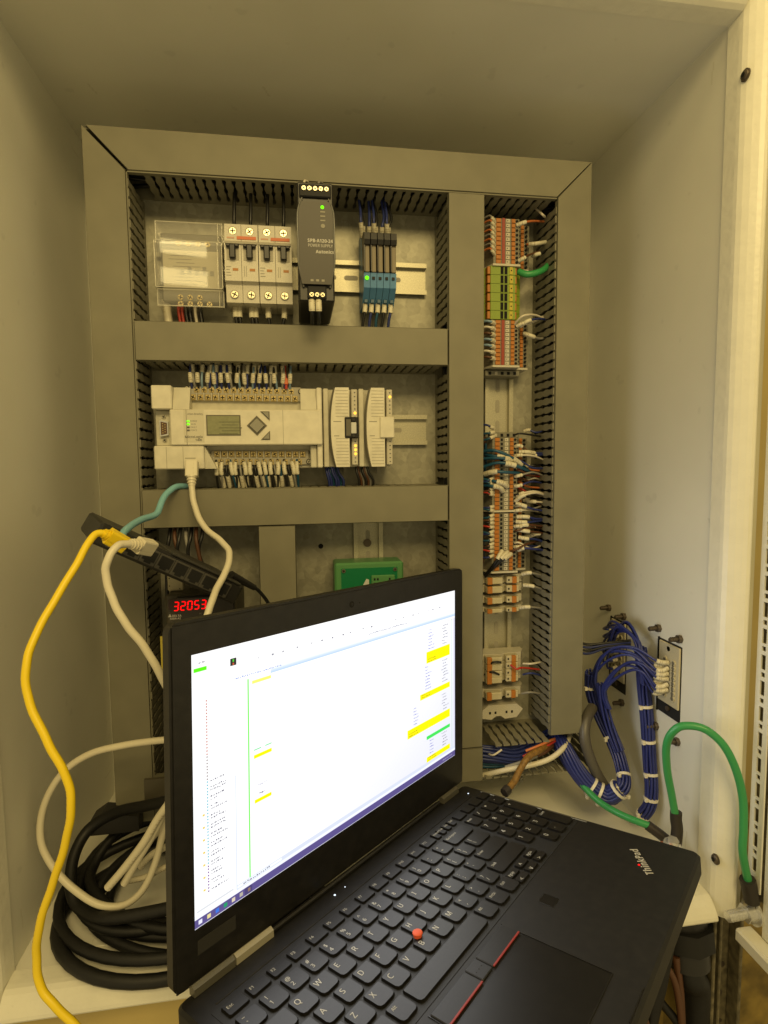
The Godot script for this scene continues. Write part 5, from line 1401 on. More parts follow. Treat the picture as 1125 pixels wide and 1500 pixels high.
func lower_duct_cables() -> void:
	var t := thing("wire_bundle", "dark blue wire bundle lying in the open bottom duct", "wire bundle", Vector3(0.08, -0.335, 0.04))
	part(t, "wires", bundle(G(), [Vector3(0.03, -0.322, 0.055), Vector3(0.06, -0.324, 0.062), Vector3(0.09, -0.328, 0.060), Vector3(0.13, -0.318, 0.050), Vector3(0.150, -0.312, 0.045)], 12, 0.0080, 0.0021), M.wire_blue)
	part(t, "wires", bundle(G(), [Vector3(0.03, -0.334, 0.050), Vector3(0.06, -0.336, 0.056), Vector3(0.10, -0.332, 0.055), Vector3(0.14, -0.316, 0.048)], 9, 0.0060, 0.0021), M.wire_teal)
	var loop := [Vector3(0.1475, -0.3142, 0.0450), Vector3(0.1443, -0.3190, 0.0700), Vector3(0.1545, -0.3400, 0.0850), Vector3(0.1675, -0.3557, 0.0950), Vector3(0.1826, -0.3622, 0.1050), Vector3(0.1934, -0.3509, 0.1120)]
	t = thing("wire_bundle", "broad dark blue wire bundle leaving the duct's right end over the floor", "wire bundle", loop[2])
	part(t, "wires", bundle(G(), loop, 15, 0.0085, 0.0022), M.wire_royal)
	tie_on(t, loop, 0.60, 0.0118)
	tie_on(t, loop, 0.70, 0.0118)
	tie_on(t, loop, 0.98, 0.0118)
	var o := smooth([Vector3(0.1424, -0.3175, 0.0500), Vector3(0.1136, -0.3120, 0.0800), Vector3(0.0916, -0.3138, 0.0920), Vector3(0.0785, -0.3221, 0.1000), Vector3(0.0665, -0.3314, 0.1100), Vector3(0.0547, -0.3359, 0.1180)], 6)
	t = thing("cable", "dirty ochre cable with a black end lying over the bottom duct", "cable", o[-1])
	part(t, "jacket", G().tube(o, 0.0038, 10), M.cable_ochre)
	part(t, "black_end", G().tube([o[-1] + (o[-4] - o[-1]) * 0.5, o[-1] + (o[-1] - o[-4]) * 0.7], 0.0052, 8), M.heatshrink)
	for q in [[[Vector3(0.1631, -0.3122, 0.0500), Vector3(0.1444, -0.3139, 0.0750), Vector3(0.1220, -0.3213, 0.0860), Vector3(0.0976, -0.3263, 0.0880), Vector3(0.0667, -0.3334, 0.0820), Vector3(0.0494, -0.3434, 0.0700), Vector3(0.0340, -0.3537, 0.0550)], 0.0031, "cable_white", "pale cable curving out of the right duct's foot along the floor"], [[Vector3(0.1362, -0.3170, 0.0500), Vector3(0.1104, -0.3195, 0.0780), Vector3(0.0867, -0.3242, 0.0840), Vector3(0.0675, -0.3312, 0.0800)], 0.0022, "wire_grey", "thin grey cable beside the ochre cable"], [[Vector3(0.1539, -0.3174, 0.0450), Vector3(0.1293, -0.3083, 0.0700), Vector3(0.1093, -0.3083, 0.0800), Vector3(0.0925, -0.3135, 0.0800)], 0.0016, "wire_orange", "stripped orange wire above the ochre cable"], [[Vector3(0.1575, -0.3160, 0.0450), Vector3(0.1258, -0.3111, 0.0740), Vector3(0.1060, -0.3130, 0.0800), Vector3(0.0900, -0.3210, 0.0780)], 0.0014, "wire_red", "thin red wire above the ochre cable"], [[Vector3(0.1521, -0.3190, 0.0450), Vector3(0.1198, -0.3180, 0.0760), Vector3(0.1010, -0.3209, 0.0800)], 0.0028, "wire_brown", "short brown cable end at the right duct's foot"], [[Vector3(0.0510, -0.3218, 0.0600), Vector3(0.0542, -0.3177, 0.0750), Vector3(0.0650, -0.3120, 0.0750)], 0.0012, "wire_white", "thin pale wire at the bottom duct's covered end"]]:
		solo("cable", q[3], "cable", G().tube(smooth(q[0], 6), q[1], 8), M[q[2]], q[0][-1])
	var s := Vector3(0.1276, -0.4090, -0.0183)
	solo("floor_bolt", "small bright bolt head on the cabinet floor", "bolt", G().cyl(s, s + Vector3(0, 0.004, 0), 0.0035, 6), M.steel, s)
	s = Vector3(0.1107, -0.4090, 0.0254) + Vector3(0.03, 0, 0)
	var dk := smooth([Vector3(0.1868, -0.2764, 0.0600), Vector3(0.1700, -0.2855, 0.0750), Vector3(0.1642, -0.3047, 0.0850), Vector3(0.1715, -0.3321, 0.0900), Vector3(0.1860, -0.3588, 0.0900), Vector3(0.2035, -0.3823, 0.0850)], 6)
	solo("cable", "thick dark grey cable arching beside the right duct", "cable", G().tube(dk, 0.0064, 12), M.cable_grey, dk[-1])
	var st := thing("duct_stub", "short slotted duct piece right of the right duct's foot", "cable duct", Vector3(0.172, -0.345, PZ))
	comb(st, Vector2(0.172, -0.344), Vector2(0.172, -0.292))


# ---------------------------------------------------------------- connectors in the right wall

func wall_connectors() -> void:
	var spec := [
		["rear panel connector in the right wall, half hidden by blue wires", [Vector3(0.2350, -0.1762, 0.0187), Vector3(0.2350, -0.1766, 0.0527), Vector3(0.2350, -0.2676, 0.0521), Vector3(0.2350, -0.2669, 0.0224)]],
		["front panel connector in the right wall with cream terminal rows", [Vector3(0.2350, -0.1759, 0.1170), Vector3(0.2350, -0.1739, 0.1526), Vector3(0.2350, -0.2573, 0.1544), Vector3(0.2350, -0.2570, 0.1207)]],
	]
	for k in 2:
		var q: Array = spec[k][1]
		var zs := [q[0].z, q[1].z, q[2].z, q[3].z]
		var ys := [q[0].y, q[1].y, q[2].y, q[3].y]
		var z0: float = zs.min()
		var z1: float = zs.max()
		var y0: float = ys.min()
		var y1: float = ys.max()
		var t := thing("panel_connector", spec[k][0], "connector", Vector3(XR, y0, (z0 + z1) / 2), "multipole connectors in the right wall")
		part(t, "opening", G().box(Vector3(XR - 0.0006, y0, z0), Vector3(XR + 0.001, y1, z1)), M.black_matt)
		part(t, "edge", G().box(Vector3(XR - 0.0022, y0 - 0.001, z0 - 0.0015), Vector3(XR - 0.0001, y1 + 0.001, z0), 0.0003), M.hole)
		var body := part(t, "insert", G().box(Vector3(XR - 0.0030, y0 + 0.014, z0 + 0.0025), Vector3(XR - 0.0007, y1 - 0.0015, z1 - 0.0005), 0.0006), M.connector)
		var n := 8
		for i in n:
			for c in 2:
				var p := Vector3(XR - 0.0030, lerpf(y0 + 0.024, y1 - 0.020, i / (n - 1.0)), lerpf(z0, z1, 0.38 + 0.38 * c))
				part(body, "contact_ring", G().cyl(p, p + Vector3(-0.0012, 0, 0), 0.0036, 10), M.connector)
				part(body, "contact_mouth", G().cyl(p + Vector3(-0.0012, 0, 0), p + Vector3(-0.0014, 0, 0), 0.0022, 8), M.seam)
		for e in [y0 + 0.009, y1 - 0.007]:
			part(t, "fixing_screw", G().cyl(Vector3(XR - 0.001, e, (z0 + z1) / 2), Vector3(XR - 0.003, e, (z0 + z1) / 2), 0.0028, 10), M.dark_steel)
		# wires leaving the insert
		if k == 1:
			for i in 12:
				var p := Vector3(XR - 0.004, lerpf(y1 - 0.022, y0 + 0.028, i / 11.0), lerpf(z0, z1, 0.55 - 0.12 * (i % 2)))
				var mid: Vector3 = [Vector3(0.1900, -0.2010, 0.0782)][0] + Vector3(0.0, 0.006 - 0.0022 * (i % 6), 0.012 - 0.003 * (i % 5))
				if i >= 6:
					mid = [Vector3(0.1950, -0.2129, 0.0923)][0] + Vector3(0.004, 0.004 - 0.002 * (i % 6), 0.014 - 0.003 * (i % 5))
				var low: Vector3 = ([Vector3(0.1850, -0.2365, 0.0602)][0] if i < 6 else [Vector3(0.1900, -0.2475, 0.0724)][0]) + Vector3(0.001 * (i % 3), 0, 0.0025 * (i % 4))
				var arch := p.lerp(mid, 0.5) + Vector3(-0.008, 0.012 + 0.0015 * (i % 3), 0.004)
				wire("%s blue wire from the top, looping out of the front panel connector" % NTH[i], "blue wires of the front panel connector", [p, p + Vector3(-0.012, 0.002 - 0.002 * (i % 3), -0.003), arch, mid, low, low + Vector3(0.0045, -0.022, 0.004)], "wire_royal", 0.0015, 0.02, 0.20)
		else:
			for i in 11:
				var p := Vector3(XR - 0.004, lerpf(y1 - 0.010, y1 - 0.060, i / 10.0), lerpf(z0, z1, 0.6 - 0.3 * (i % 2)))
				var top: Vector3 = [Vector3(0.2150, -0.1706, 0.0644)][0] + Vector3(-0.006 + 0.003 * (i % 5), 0.002 - 0.004 * (i % 4), 0.004 * (i % 3))
				var low: Vector3 = [Vector3(0.2150, -0.1916, 0.1111)][0] + Vector3(0.0015 * (i % 4) - 0.003, 0, 0.002 * (i % 3))
				wire("%s blue wire from the top, arching out of the rear panel connector" % NTH[i], "blue wires of the rear panel connector", [p, p + Vector3(-0.014, 0.003, 0.0), top, top.lerp(low, 0.55) + Vector3(0.002, 0.006, 0.004), low, low + Vector3(0.002, -0.035, 0.006)], "wire_royal", 0.0015, 0.0, 0.10)
	# tied bundles hanging down
	var a := [Vector3(0.1860, -0.2336, 0.0566), Vector3(0.1900, -0.2580, 0.0503), Vector3(0.1960, -0.2849, 0.0601), Vector3(0.2040, -0.3122, 0.0768), Vector3(0.2060, -0.3335, 0.0934), Vector3(0.2000, -0.3488, 0.1095), Vector3(0.1900, -0.3602, 0.1068), Vector3(0.1780, -0.3666, 0.0982)]
	var t := thing("wire_bundle", "tied blue wire bundle hanging left and curling back at the floor", "wire bundle", a[-2], "tied blue wire bundles")
	part(t, "wires", bundle(G(), a, 11, 0.0062, 0.0016), M.wire_royal)
	for u in [0.12, 0.42, 0.66, 0.80]:
		tie_on(t, a, u, 0.0084)
	var b := [Vector3(0.2190, -0.1899, 0.1049), Vector3(0.2220, -0.2066, 0.1036), Vector3(0.2250, -0.2389, 0.1044), Vector3(0.2260, -0.2767, 0.1111), Vector3(0.2260, -0.3146, 0.1166), Vector3(0.2240, -0.3464, 0.1249), Vector3(0.2220, -0.3664, 0.1250), Vector3(0.2180, -0.3829, 0.1176)]
	t = thing("wire_bundle", "straight tied blue wire bundle hanging right beside the wall", "wire bundle", b[-1], "tied blue wire bundles")
	part(t, "wires", bundle(G(), b, 11, 0.0058, 0.0016), M.wire_royal)
	for u in [0.36, 0.52, 0.65, 0.80, 0.985]:
		tie_on(t, b, u, 0.0080)
	var c := [Vector3(0.1900, -0.2425, 0.0722), Vector3(0.1940, -0.2665, 0.0723), Vector3(0.1990, -0.2914, 0.0784), Vector3(0.2050, -0.3175, 0.0915)]
	t = thing("wire_bundle", "thinner blue wire bundle joining the left hanging bundle", "wire bundle", c[-1], "tied blue wire bundles")
	part(t, "wires", bundle(G(), c, 7, 0.0044, 0.0015), M.wire_royal)
	for i in 4:   # dark wires from behind the duct to the rear connector
		var yy := [930, 948, 938, 955][i] as float
		var p := smooth([Vector3(0.166, -0.1948 - 0.004 * i, 0.035), Vector3(0.182, -0.2001 - 0.004 * i, 0.050), Vector3(0.205, -0.1965 - 0.002 * i, 0.060), Vector3(0.228, -0.1912 - 0.002 * i, 0.072)], 5)
		solo("wire", "dark wire running from behind right duct to the rear connector", "wire", G().tube(p, 0.0017, 6), M[["wire_black", "wire_blue"][i % 2]], p[0], "dark wires behind the right duct")
	# screws through the wall
	var labels := ["topmost", "next to topmost", "above front connector, left", "above front connector, right", "below rear connector", "below front connector, left", "lowest, beside green cable"]
	var pts := [Vector3(0.2350, -0.1662, 0.0118), Vector3(0.2350, -0.1688, 0.0464), Vector3(0.2350, -0.1639, 0.1152), Vector3(0.2350, -0.1655, 0.1511), Vector3(0.2350, -0.2796, 0.0466), Vector3(0.2350, -0.2778, 0.1155), Vector3(0.2350, -0.2783, 0.1521)]
	for i in 7:
		var p: Vector3 = pts[i]
		var s := thing("wall_screw", "brown steel screw end through the right wall, " + labels[i], "screw", p, "screw ends in the right wall")
		part(s, "nut", G().cyl(p, p + Vector3(-0.004, 0, 0), 0.0046, 6), M.dark_steel)
		part(s, "thread", G().cyl(p + Vector3(-0.004, 0, 0), p + Vector3(-0.013, -0.0005, 0), 0.0023, 10), M.dark_steel)
		for k in 4:
			part(s, "thread_ridge", G().cyl(p + Vector3(-0.0050 - 0.002 * k, 0, 0), p + Vector3(-0.0058 - 0.002 * k, 0, 0), 0.0027, 10), M.dark_steel)


func earth_cables() -> void:
	var lug := Vector3(0.2107, -0.3545, 0.1850)
	var a := smooth([Vector3(0.2103, -0.3420, 0.1860), Vector3(0.2033, -0.3145, 0.1880), Vector3(0.1941, -0.2826, 0.1920), Vector3(0.1889, -0.2529, 0.1980), Vector3(0.1921, -0.2354, 0.2060), Vector3(0.2006, -0.2299, 0.2120), Vector3(0.2132, -0.2312, 0.2200), Vector3(0.2259, -0.2438, 0.2280), Vector3(0.2364, -0.2667, 0.2320), Vector3(0.2440, -0.2951, 0.2330), Vector3(0.2461, -0.3258, 0.2330), Vector3(0.2465, -0.3498, 0.2330), Vector3(0.2555, -0.3835, 0.2320)], 6)
	var t := thing("earth_cable", "thick green earth cable looping from the floor out to the door", "earth cable", a[0])
	part(t, "jacket", G().tube(a, 0.0037, 12), M.wire_green)
	part(t, "heat_shrink", G().tube(smooth([a[0] + Vector3(0, 0.008, 0), a[0], a[0] + Vector3(0.001, -0.010, 0.001), a[0] + Vector3(-0.001, -0.026, 0.002)], 4), 0.0058, 10), M.heatshrink)
	var e: Vector3 = a[-1]
	part(t, "heat_shrink", G().tube([e + Vector3(-0.002, 0.006, 0), e + Vector3(0.002, -0.008, 0.0), e + Vector3(0.004, -0.017, 0.0)], 0.0072, 10), M.heatshrink)
	var b := smooth([Vector3(0.1536, -0.3454, 0.0750), Vector3(0.1580, -0.3544, 0.1000), Vector3(0.1655, -0.3603, 0.1200), Vector3(0.1743, -0.3607, 0.1400), Vector3(0.1851, -0.3608, 0.1550), Vector3(0.1960, -0.3616, 0.1650)], 6)
	t = thing("earth_cable", "green earth cable running along the floor under the blue bundles", "earth cable", b[-1])
	part(t, "jacket", G().tube(b, 0.0037, 12), M.wire_green)
	part(t, "heat_shrink", G().tube([b[-1] - (b[-1] - b[-4]) * 0.4, b[-1] + Vector3(0.010, -0.008, 0.006), b[-1] + Vector3(0.020, -0.016, 0.012)], 0.0052, 10), M.heatshrink)
	var s := Vector3(0.2022, -0.3664, 0.1920)
	t = thing("earth_stud", "shiny earth stud holding both green cables at the floor", "stud", s)
	part(t, "lug", G().cyl(s + Vector3(0, 0, 0), s + Vector3(0, 0.003, 0.001), 0.0085, 14), M.steel)
	part(t, "nut", G().cyl(s + Vector3(0, 0.003, 0.001), s + Vector3(0, 0.009, 0.002), 0.0055, 6), M.steel)
	part(t, "copper_washer", G().cyl(s + Vector3(-0.004, -0.002, 0), s + Vector3(-0.004, 0.0, 0), 0.0095, 14), mat("copper", Color(0.65, 0.22, 0.10), 0.35, 0.9))
	part(t, "pin", G().cyl(Vector3(s.x, YB + 0.0016, s.z), s, 0.0035, 10), M.steel)
	var q := Vector3(0.2605, -0.4147, 0.2289)
	var p := q + Vector3(-0.0250, -0.0005, 0.0010)
	t = thing("door_earth_bolt", "bright threaded bolt with washer and nut on the door's lower corner", "bolt", q)
	var d := (p - q).normalized()
	part(t, "threaded_shank", G().cyl(q, p, 0.0046, 14), M.steel)
	for i in 11:
		var c := p - d * (0.0012 + 0.0017 * i)
		part(t, "thread", G().cyl(c - d * 0.0004, c + d * 0.0004, 0.0051, 14), M.steel)
	part(t, "nut", G().cyl(q - d * 0.002, q + d * 0.006, 0.0088, 6), M.steel)
	part(t, "washer", G().cyl(q - d * 0.0045, q - d * 0.002, 0.0125, 20), M.steel)
	part(t, "washer", G().cyl(q - d * 0.0062, q - d * 0.0045, 0.0105, 20), M.zinc)
	part(t, "cable_lug", G().box(q + Vector3(0.0020, 0.002, -0.006), q + Vector3(0.0050, 0.020, 0.006), 0.001), M.dark_steel)


# ---------------------------------------------------------------- network switch and cables

func network() -> void:
	# the switch hangs slantwise from its cables
	var a := Vector3(-0.3250, -0.0286, 0.2050)
	var b := Vector3(-0.2205, -0.0978, 0.1500)
	var ax := (b - a).normalized()
	var up := Vector3(0.16, 0.98, -0.01)
	up = (up - ax * up.dot(ax)).normalized()
	var fr := ax.cross(up)
	var L := a.distance_to(b)
	var t := Node3D.new()
	t.name = "network_switch"
	add_child(t, true)
	t.transform = Transform3D(Basis(ax, up, fr), a)
	org[t] = Vector3.ZERO
	tag(t, "small black eight-port network switch hanging slantwise from its cables", "network switch")
	part(t, "case", G().box(Vector3(0, -0.0105, -0.075), Vector3(L, 0.0085, -0.001), 0.002), M.black_plastic)
	part(t, "top_edge", G().box(Vector3(0.062, 0.0075, -0.070), Vector3(L - 0.004, 0.0100, 0.000), 0.001), mat("switch_top", Color(0.035, 0.034, 0.030), 0.4))
	for i in 8:
		var x := 0.010 + (L - 0.022) / 8.0 * (i + 0.5)
		var f := part(t, "port", G().box(Vector3(x - 0.0070, -0.0082, -0.001), Vector3(x + 0.0070, 0.0056, 0.0006), 0.0004), mat("port_rim", Color(0.055, 0.052, 0.045), 0.5))
		part(f, "port_cavity", G().box(Vector3(x - 0.0055, -0.0050, 0.0006), Vector3(x + 0.0055, 0.0040, 0.0009)).box(Vector3(x - 0.0030, -0.0070, 0.0006), Vector3(x + 0.0030, -0.0050, 0.0009)), M.hole)
	# power plug and lead at the right end
	var e := b
	var pw := smooth([Vector3(-0.2304, -0.0808, 0.1350), Vector3(-0.2181, -0.0938, 0.1200), Vector3(-0.2089, -0.1000, 0.1120), Vector3(-0.2008, -0.1118, 0.1050), Vector3(-0.1946, -0.1252, 0.0980)], 6)
	var w := thing("power_lead", "thin black power lead leaving the network switch's right end", "cable", pw[-1])
	part(w, "lead", G().tube(pw, 0.0018, 8), M.black_cable)
	part(w, "plug", G().tube([pw[0], pw[11]], 0.0042, 10, true, 0.0030), M.black_plastic)

	var y := smooth([Vector3(-0.3059, -0.0326, 0.2260), Vector3(-0.3126, -0.0270, 0.2320), Vector3(-0.3176, -0.0292, 0.2380), Vector3(-0.3249, -0.0467, 0.2520), Vector3(-0.3355, -0.0716, 0.2680), Vector3(-0.3441, -0.0940, 0.2820), Vector3(-0.3459, -0.1123, 0.2900), Vector3(-0.3415, -0.1334, 0.2960), Vector3(-0.3292, -0.1571, 0.3020), Vector3(-0.3187, -0.1768, 0.3060), Vector3(-0.3157, -0.1969, 0.3080), Vector3(-0.3202, -0.2212, 0.3060), Vector3(-0.3309, -0.2499, 0.3040), Vector3(-0.3409, -0.2792, 0.3020), Vector3(-0.3461, -0.3047, 0.3000), Vector3(-0.3442, -0.3229, 0.3020), Vector3(-0.3347, -0.3353, 0.3060), Vector3(-0.3211, -0.3483, 0.3100), Vector3(-0.3084, -0.3600, 0.3150)], 6)
	net_cable("yellow network cable hanging from the switch down over the cabinet edge", y, M.cable_yellow, 0.0027, M.cable_yellow, true)
	var c := smooth([Vector3(-0.2861, -0.0392, 0.2220), Vector3(-0.2922, -0.0354, 0.2360), Vector3(-0.2981, -0.0354, 0.2460), Vector3(-0.3033, -0.0445, 0.2520), Vector3(-0.3043, -0.0582, 0.2540), Vector3(-0.2997, -0.0742, 0.2560), Vector3(-0.2905, -0.0919, 0.2580), Vector3(-0.2789, -0.1104, 0.2580), Vector3(-0.2678, -0.1337, 0.2560), Vector3(-0.2584, -0.1623, 0.2500)], 6)
	net_cable("white network cable curving from the switch down behind the laptop", c, M.cable_white, 0.0029, M.cable_white, true)
	var d := smooth([Vector3(-0.2716, 0.0186, 0.0850), Vector3(-0.2713, 0.0035, 0.0900), Vector3(-0.2680, -0.0169, 0.0980), Vector3(-0.2565, -0.0364, 0.1120), Vector3(-0.2404, -0.0484, 0.1280), Vector3(-0.2304, -0.0576, 0.1400), Vector3(-0.2307, -0.0692, 0.1560), Vector3(-0.2364, -0.0826, 0.1760), Vector3(-0.2403, -0.0941, 0.1960), Vector3(-0.2457, -0.1121, 0.2050), Vector3(-0.2522, -0.1487, 0.2000)], 6)
	net_cable("white network cable plugged into the controller's lower left port", d, M.cable_white, 0.0031, M.cable_white, true)
	var l := smooth([Vector3(-0.2811, 0.0029, 0.0700), Vector3(-0.2890, 0.0022, 0.0850), Vector3(-0.2966, -0.0066, 0.1000), Vector3(-0.2990, -0.0213, 0.1200), Vector3(-0.3068, -0.0249, 0.1500), Vector3(-0.3086, -0.0295, 0.1860), Vector3(-0.3072, -0.0377, 0.2120)], 6)
	net_cable("short pale blue network cable between the lower duct and switch", l, M.cable_cyan, 0.0031, M.cable_cyan, false)


func net_cable(label: String, line: Array, m: Material, r: float, boot: Material, plug: bool) -> void:
	var p := line.duplicate()   # small bends, as a cable that was coiled before has
	for i in range(8, p.size()):
		p[i] += Vector3(sin(i * 0.47 + r * 9000.0) + 0.6 * sin(i * 1.13), 0.5 * sin(i * 0.61), cos(i * 0.39)) * 0.00028
	var t := thing("network_cable", label, "cable", p[-1])
	part(t, "jacket", G().tube(p, r, 10), m)
	if plug:
		var d: Vector3 = (p[0] - p[4]).normalized()
		var g := G()
		var s := d.cross(Vector3(0, 0, 1)).normalized()
		var n := s.cross(d)
		g.prism(rrect(0.0125, 0.0090, 0.0015, 2), p[0] - d * 0.006, s, n, d * 0.016)
		part(t, "plug_hood", g, boot)
		part(t, "strain_relief", G().tube([p[0] - d * 0.005, p[3], p[6]], r * 1.75, 10, true, r * 1.15), boot)
		for i in 3:
			var q: Vector3 = p[3 + i]
			part(t, "relief_ring", G().tube([q - d * 0.0006, q + d * 0.0006], r * (1.75 - 0.13 * i), 10), boot)


func coils() -> void:
	# black cable coil leaning on the floor in the left corner
	var c := Vector3(-0.275, YB, 0.130)
	var which := ["widest, lying lowest at the front", "second from below", "short inner loop", "its front end nearest the opening", "crossing over the lower loops", "raised at the back", "topmost, leaning on the duct's foot"]
	for k in 7:
		var rx := [0.122, 0.110, 0.092, 0.116, 0.104, 0.112, 0.106][k] as float
		var rz := [0.092, 0.076, 0.066, 0.084, 0.062, 0.072, 0.080][k] as float
		var tilt := [0.02, 0.05, 0.08, 0.14, 0.24, 0.40, 0.55][k] as float
		var pts := []
		var oc := c + Vector3([0.0, 0.006, 0.012, -0.004, 0.010, -0.006, 0.004][k], 0.0062 + 0.0028 * k, [0.0, -0.004, 0.0, -0.002, -0.012, -0.014, -0.022][k])
		for i in 49:
			var a := TAU * i / 48.0
			var p := Vector3(cos(a) * rx, 0, sin(a) * rz)
			p.y = maxf(0.0, -sin(a) * rz * tilt + cos(a + k) * 0.004) + 0.002 * sin(a * 3 + k)
			p.x += 0.006 * sin(a * 2 + k * 1.7)
			p.z += 0.004 * cos(a * 3 + k * 2.3)
			pts.append(oc + p)
		solo("black_cable_coil", "loop of black cable on the cabinet floor, " + which[k], "cable coil", G().tube(pts, [0.0056, 0.0046, 0.0044, 0.0050, 0.0044, 0.0046, 0.0050][k], 9, false), M.black_cable, oc, "black cable loops behind the laptop")
	var u := smooth([Vector3(-0.2927, -0.3000, 0.1363), Vector3(-0.3218, -0.3150, 0.1162), Vector3(-0.3570, -0.3300, 0.0978), Vector3(-0.3839, -0.3450, 0.0985), Vector3(-0.3921, -0.3600, 0.1172), Vector3(-0.3869, -0.3750, 0.1402), Vector3(-0.3735, -0.3850, 0.1556), Vector3(-0.3408, -0.3800, 0.1790), Vector3(-0.2857, -0.3700, 0.1883)], 6)
	solo("black_cable", "black cable leaning up the left duct's foot above the coil", "cable", G().tube(u, 0.0055, 9), M.black_cable, u[4])
	var bx := Vector3(-0.3658, -0.3412, 0.0750)
	solo("black_plug", "black angular plug at the foot of the left duct", "plug", G().prism([Vector2(-0.018, -0.012), Vector2(0.030, -0.012), Vector2(0.030, 0.004), Vector2(-0.006, 0.010), Vector2(-0.018, 0.002)], bx, Vector3.RIGHT, Vector3.UP, Vector3(0, 0, 0.022)), M.black_plastic, bx)
	# white cables
	var w := smooth([Vector3(-0.2810, -0.2323, 0.1500), Vector3(-0.3068, -0.2327, 0.1500), Vector3(-0.3316, -0.2355, 0.1480), Vector3(-0.3595, -0.2414, 0.1460), Vector3(-0.3821, -0.2545, 0.1460), Vector3(-0.3970, -0.2742, 0.1480), Vector3(-0.4051, -0.2985, 0.1500), Vector3(-0.4036, -0.3223, 0.1540), Vector3(-0.3897, -0.3447, 0.1600), Vector3(-0.3720, -0.3602, 0.1660), Vector3(-0.3520, -0.3728, 0.1700), Vector3(-0.3317, -0.3762, 0.1700), Vector3(-0.3151, -0.3660, 0.1680), Vector3(-0.3032, -0.3423, 0.1660), Vector3(-0.2946, -0.3114, 0.1640), Vector3(-0.2845, -0.2784, 0.1600)], 6)
	solo("white_cable", "white cable making one wide loop left of the laptop", "cable", G().tube(w, 0.0032, 10), M.cable_white, w[50])
	for q in [[[Vector3(-0.3430, -0.3559, 0.1720), Vector3(-0.3251, -0.3343, 0.1760), Vector3(-0.3073, -0.3103, 0.1800), Vector3(-0.2948, -0.2898, 0.1800), Vector3(-0.2805, -0.2714, 0.1780)], 0.0036, "white cable end pointing left, upper of the two ends"], [[Vector3(-0.3295, -0.3552, 0.1700), Vector3(-0.3168, -0.3328, 0.1740), Vector3(-0.3024, -0.3097, 0.1760), Vector3(-0.2910, -0.2876, 0.1760), Vector3(-0.2807, -0.2664, 0.1700)], 0.0034, "white cable end pointing left, lower of the two ends"], [[Vector3(-0.3212, -0.3552, 0.1500), Vector3(-0.3097, -0.3429, 0.1520), Vector3(-0.2978, -0.3360, 0.1540), Vector3(-0.2839, -0.3294, 0.1540)], 0.0030, "white cable just inside the black coil"], [[Vector3(-0.3325, -0.3714, 0.1450), Vector3(-0.3160, -0.3670, 0.1480), Vector3(-0.3009, -0.3591, 0.1500), Vector3(-0.2852, -0.3526, 0.1520)], 0.0028, "lowest white cable inside the black coil"], [[Vector3(-0.3201, -0.3418, 0.1400), Vector3(-0.3070, -0.3275, 0.1450), Vector3(-0.2953, -0.3138, 0.1500), Vector3(-0.2834, -0.3036, 0.1520)], 0.0028, "white cable hidden behind the two cable ends"]]:
		solo("white_cable", q[2], "cable", G().tube(smooth(q[0], 6), q[1], 10), M.cable_white, q[0][0])


# ---------------------------------------------------------------- laptop

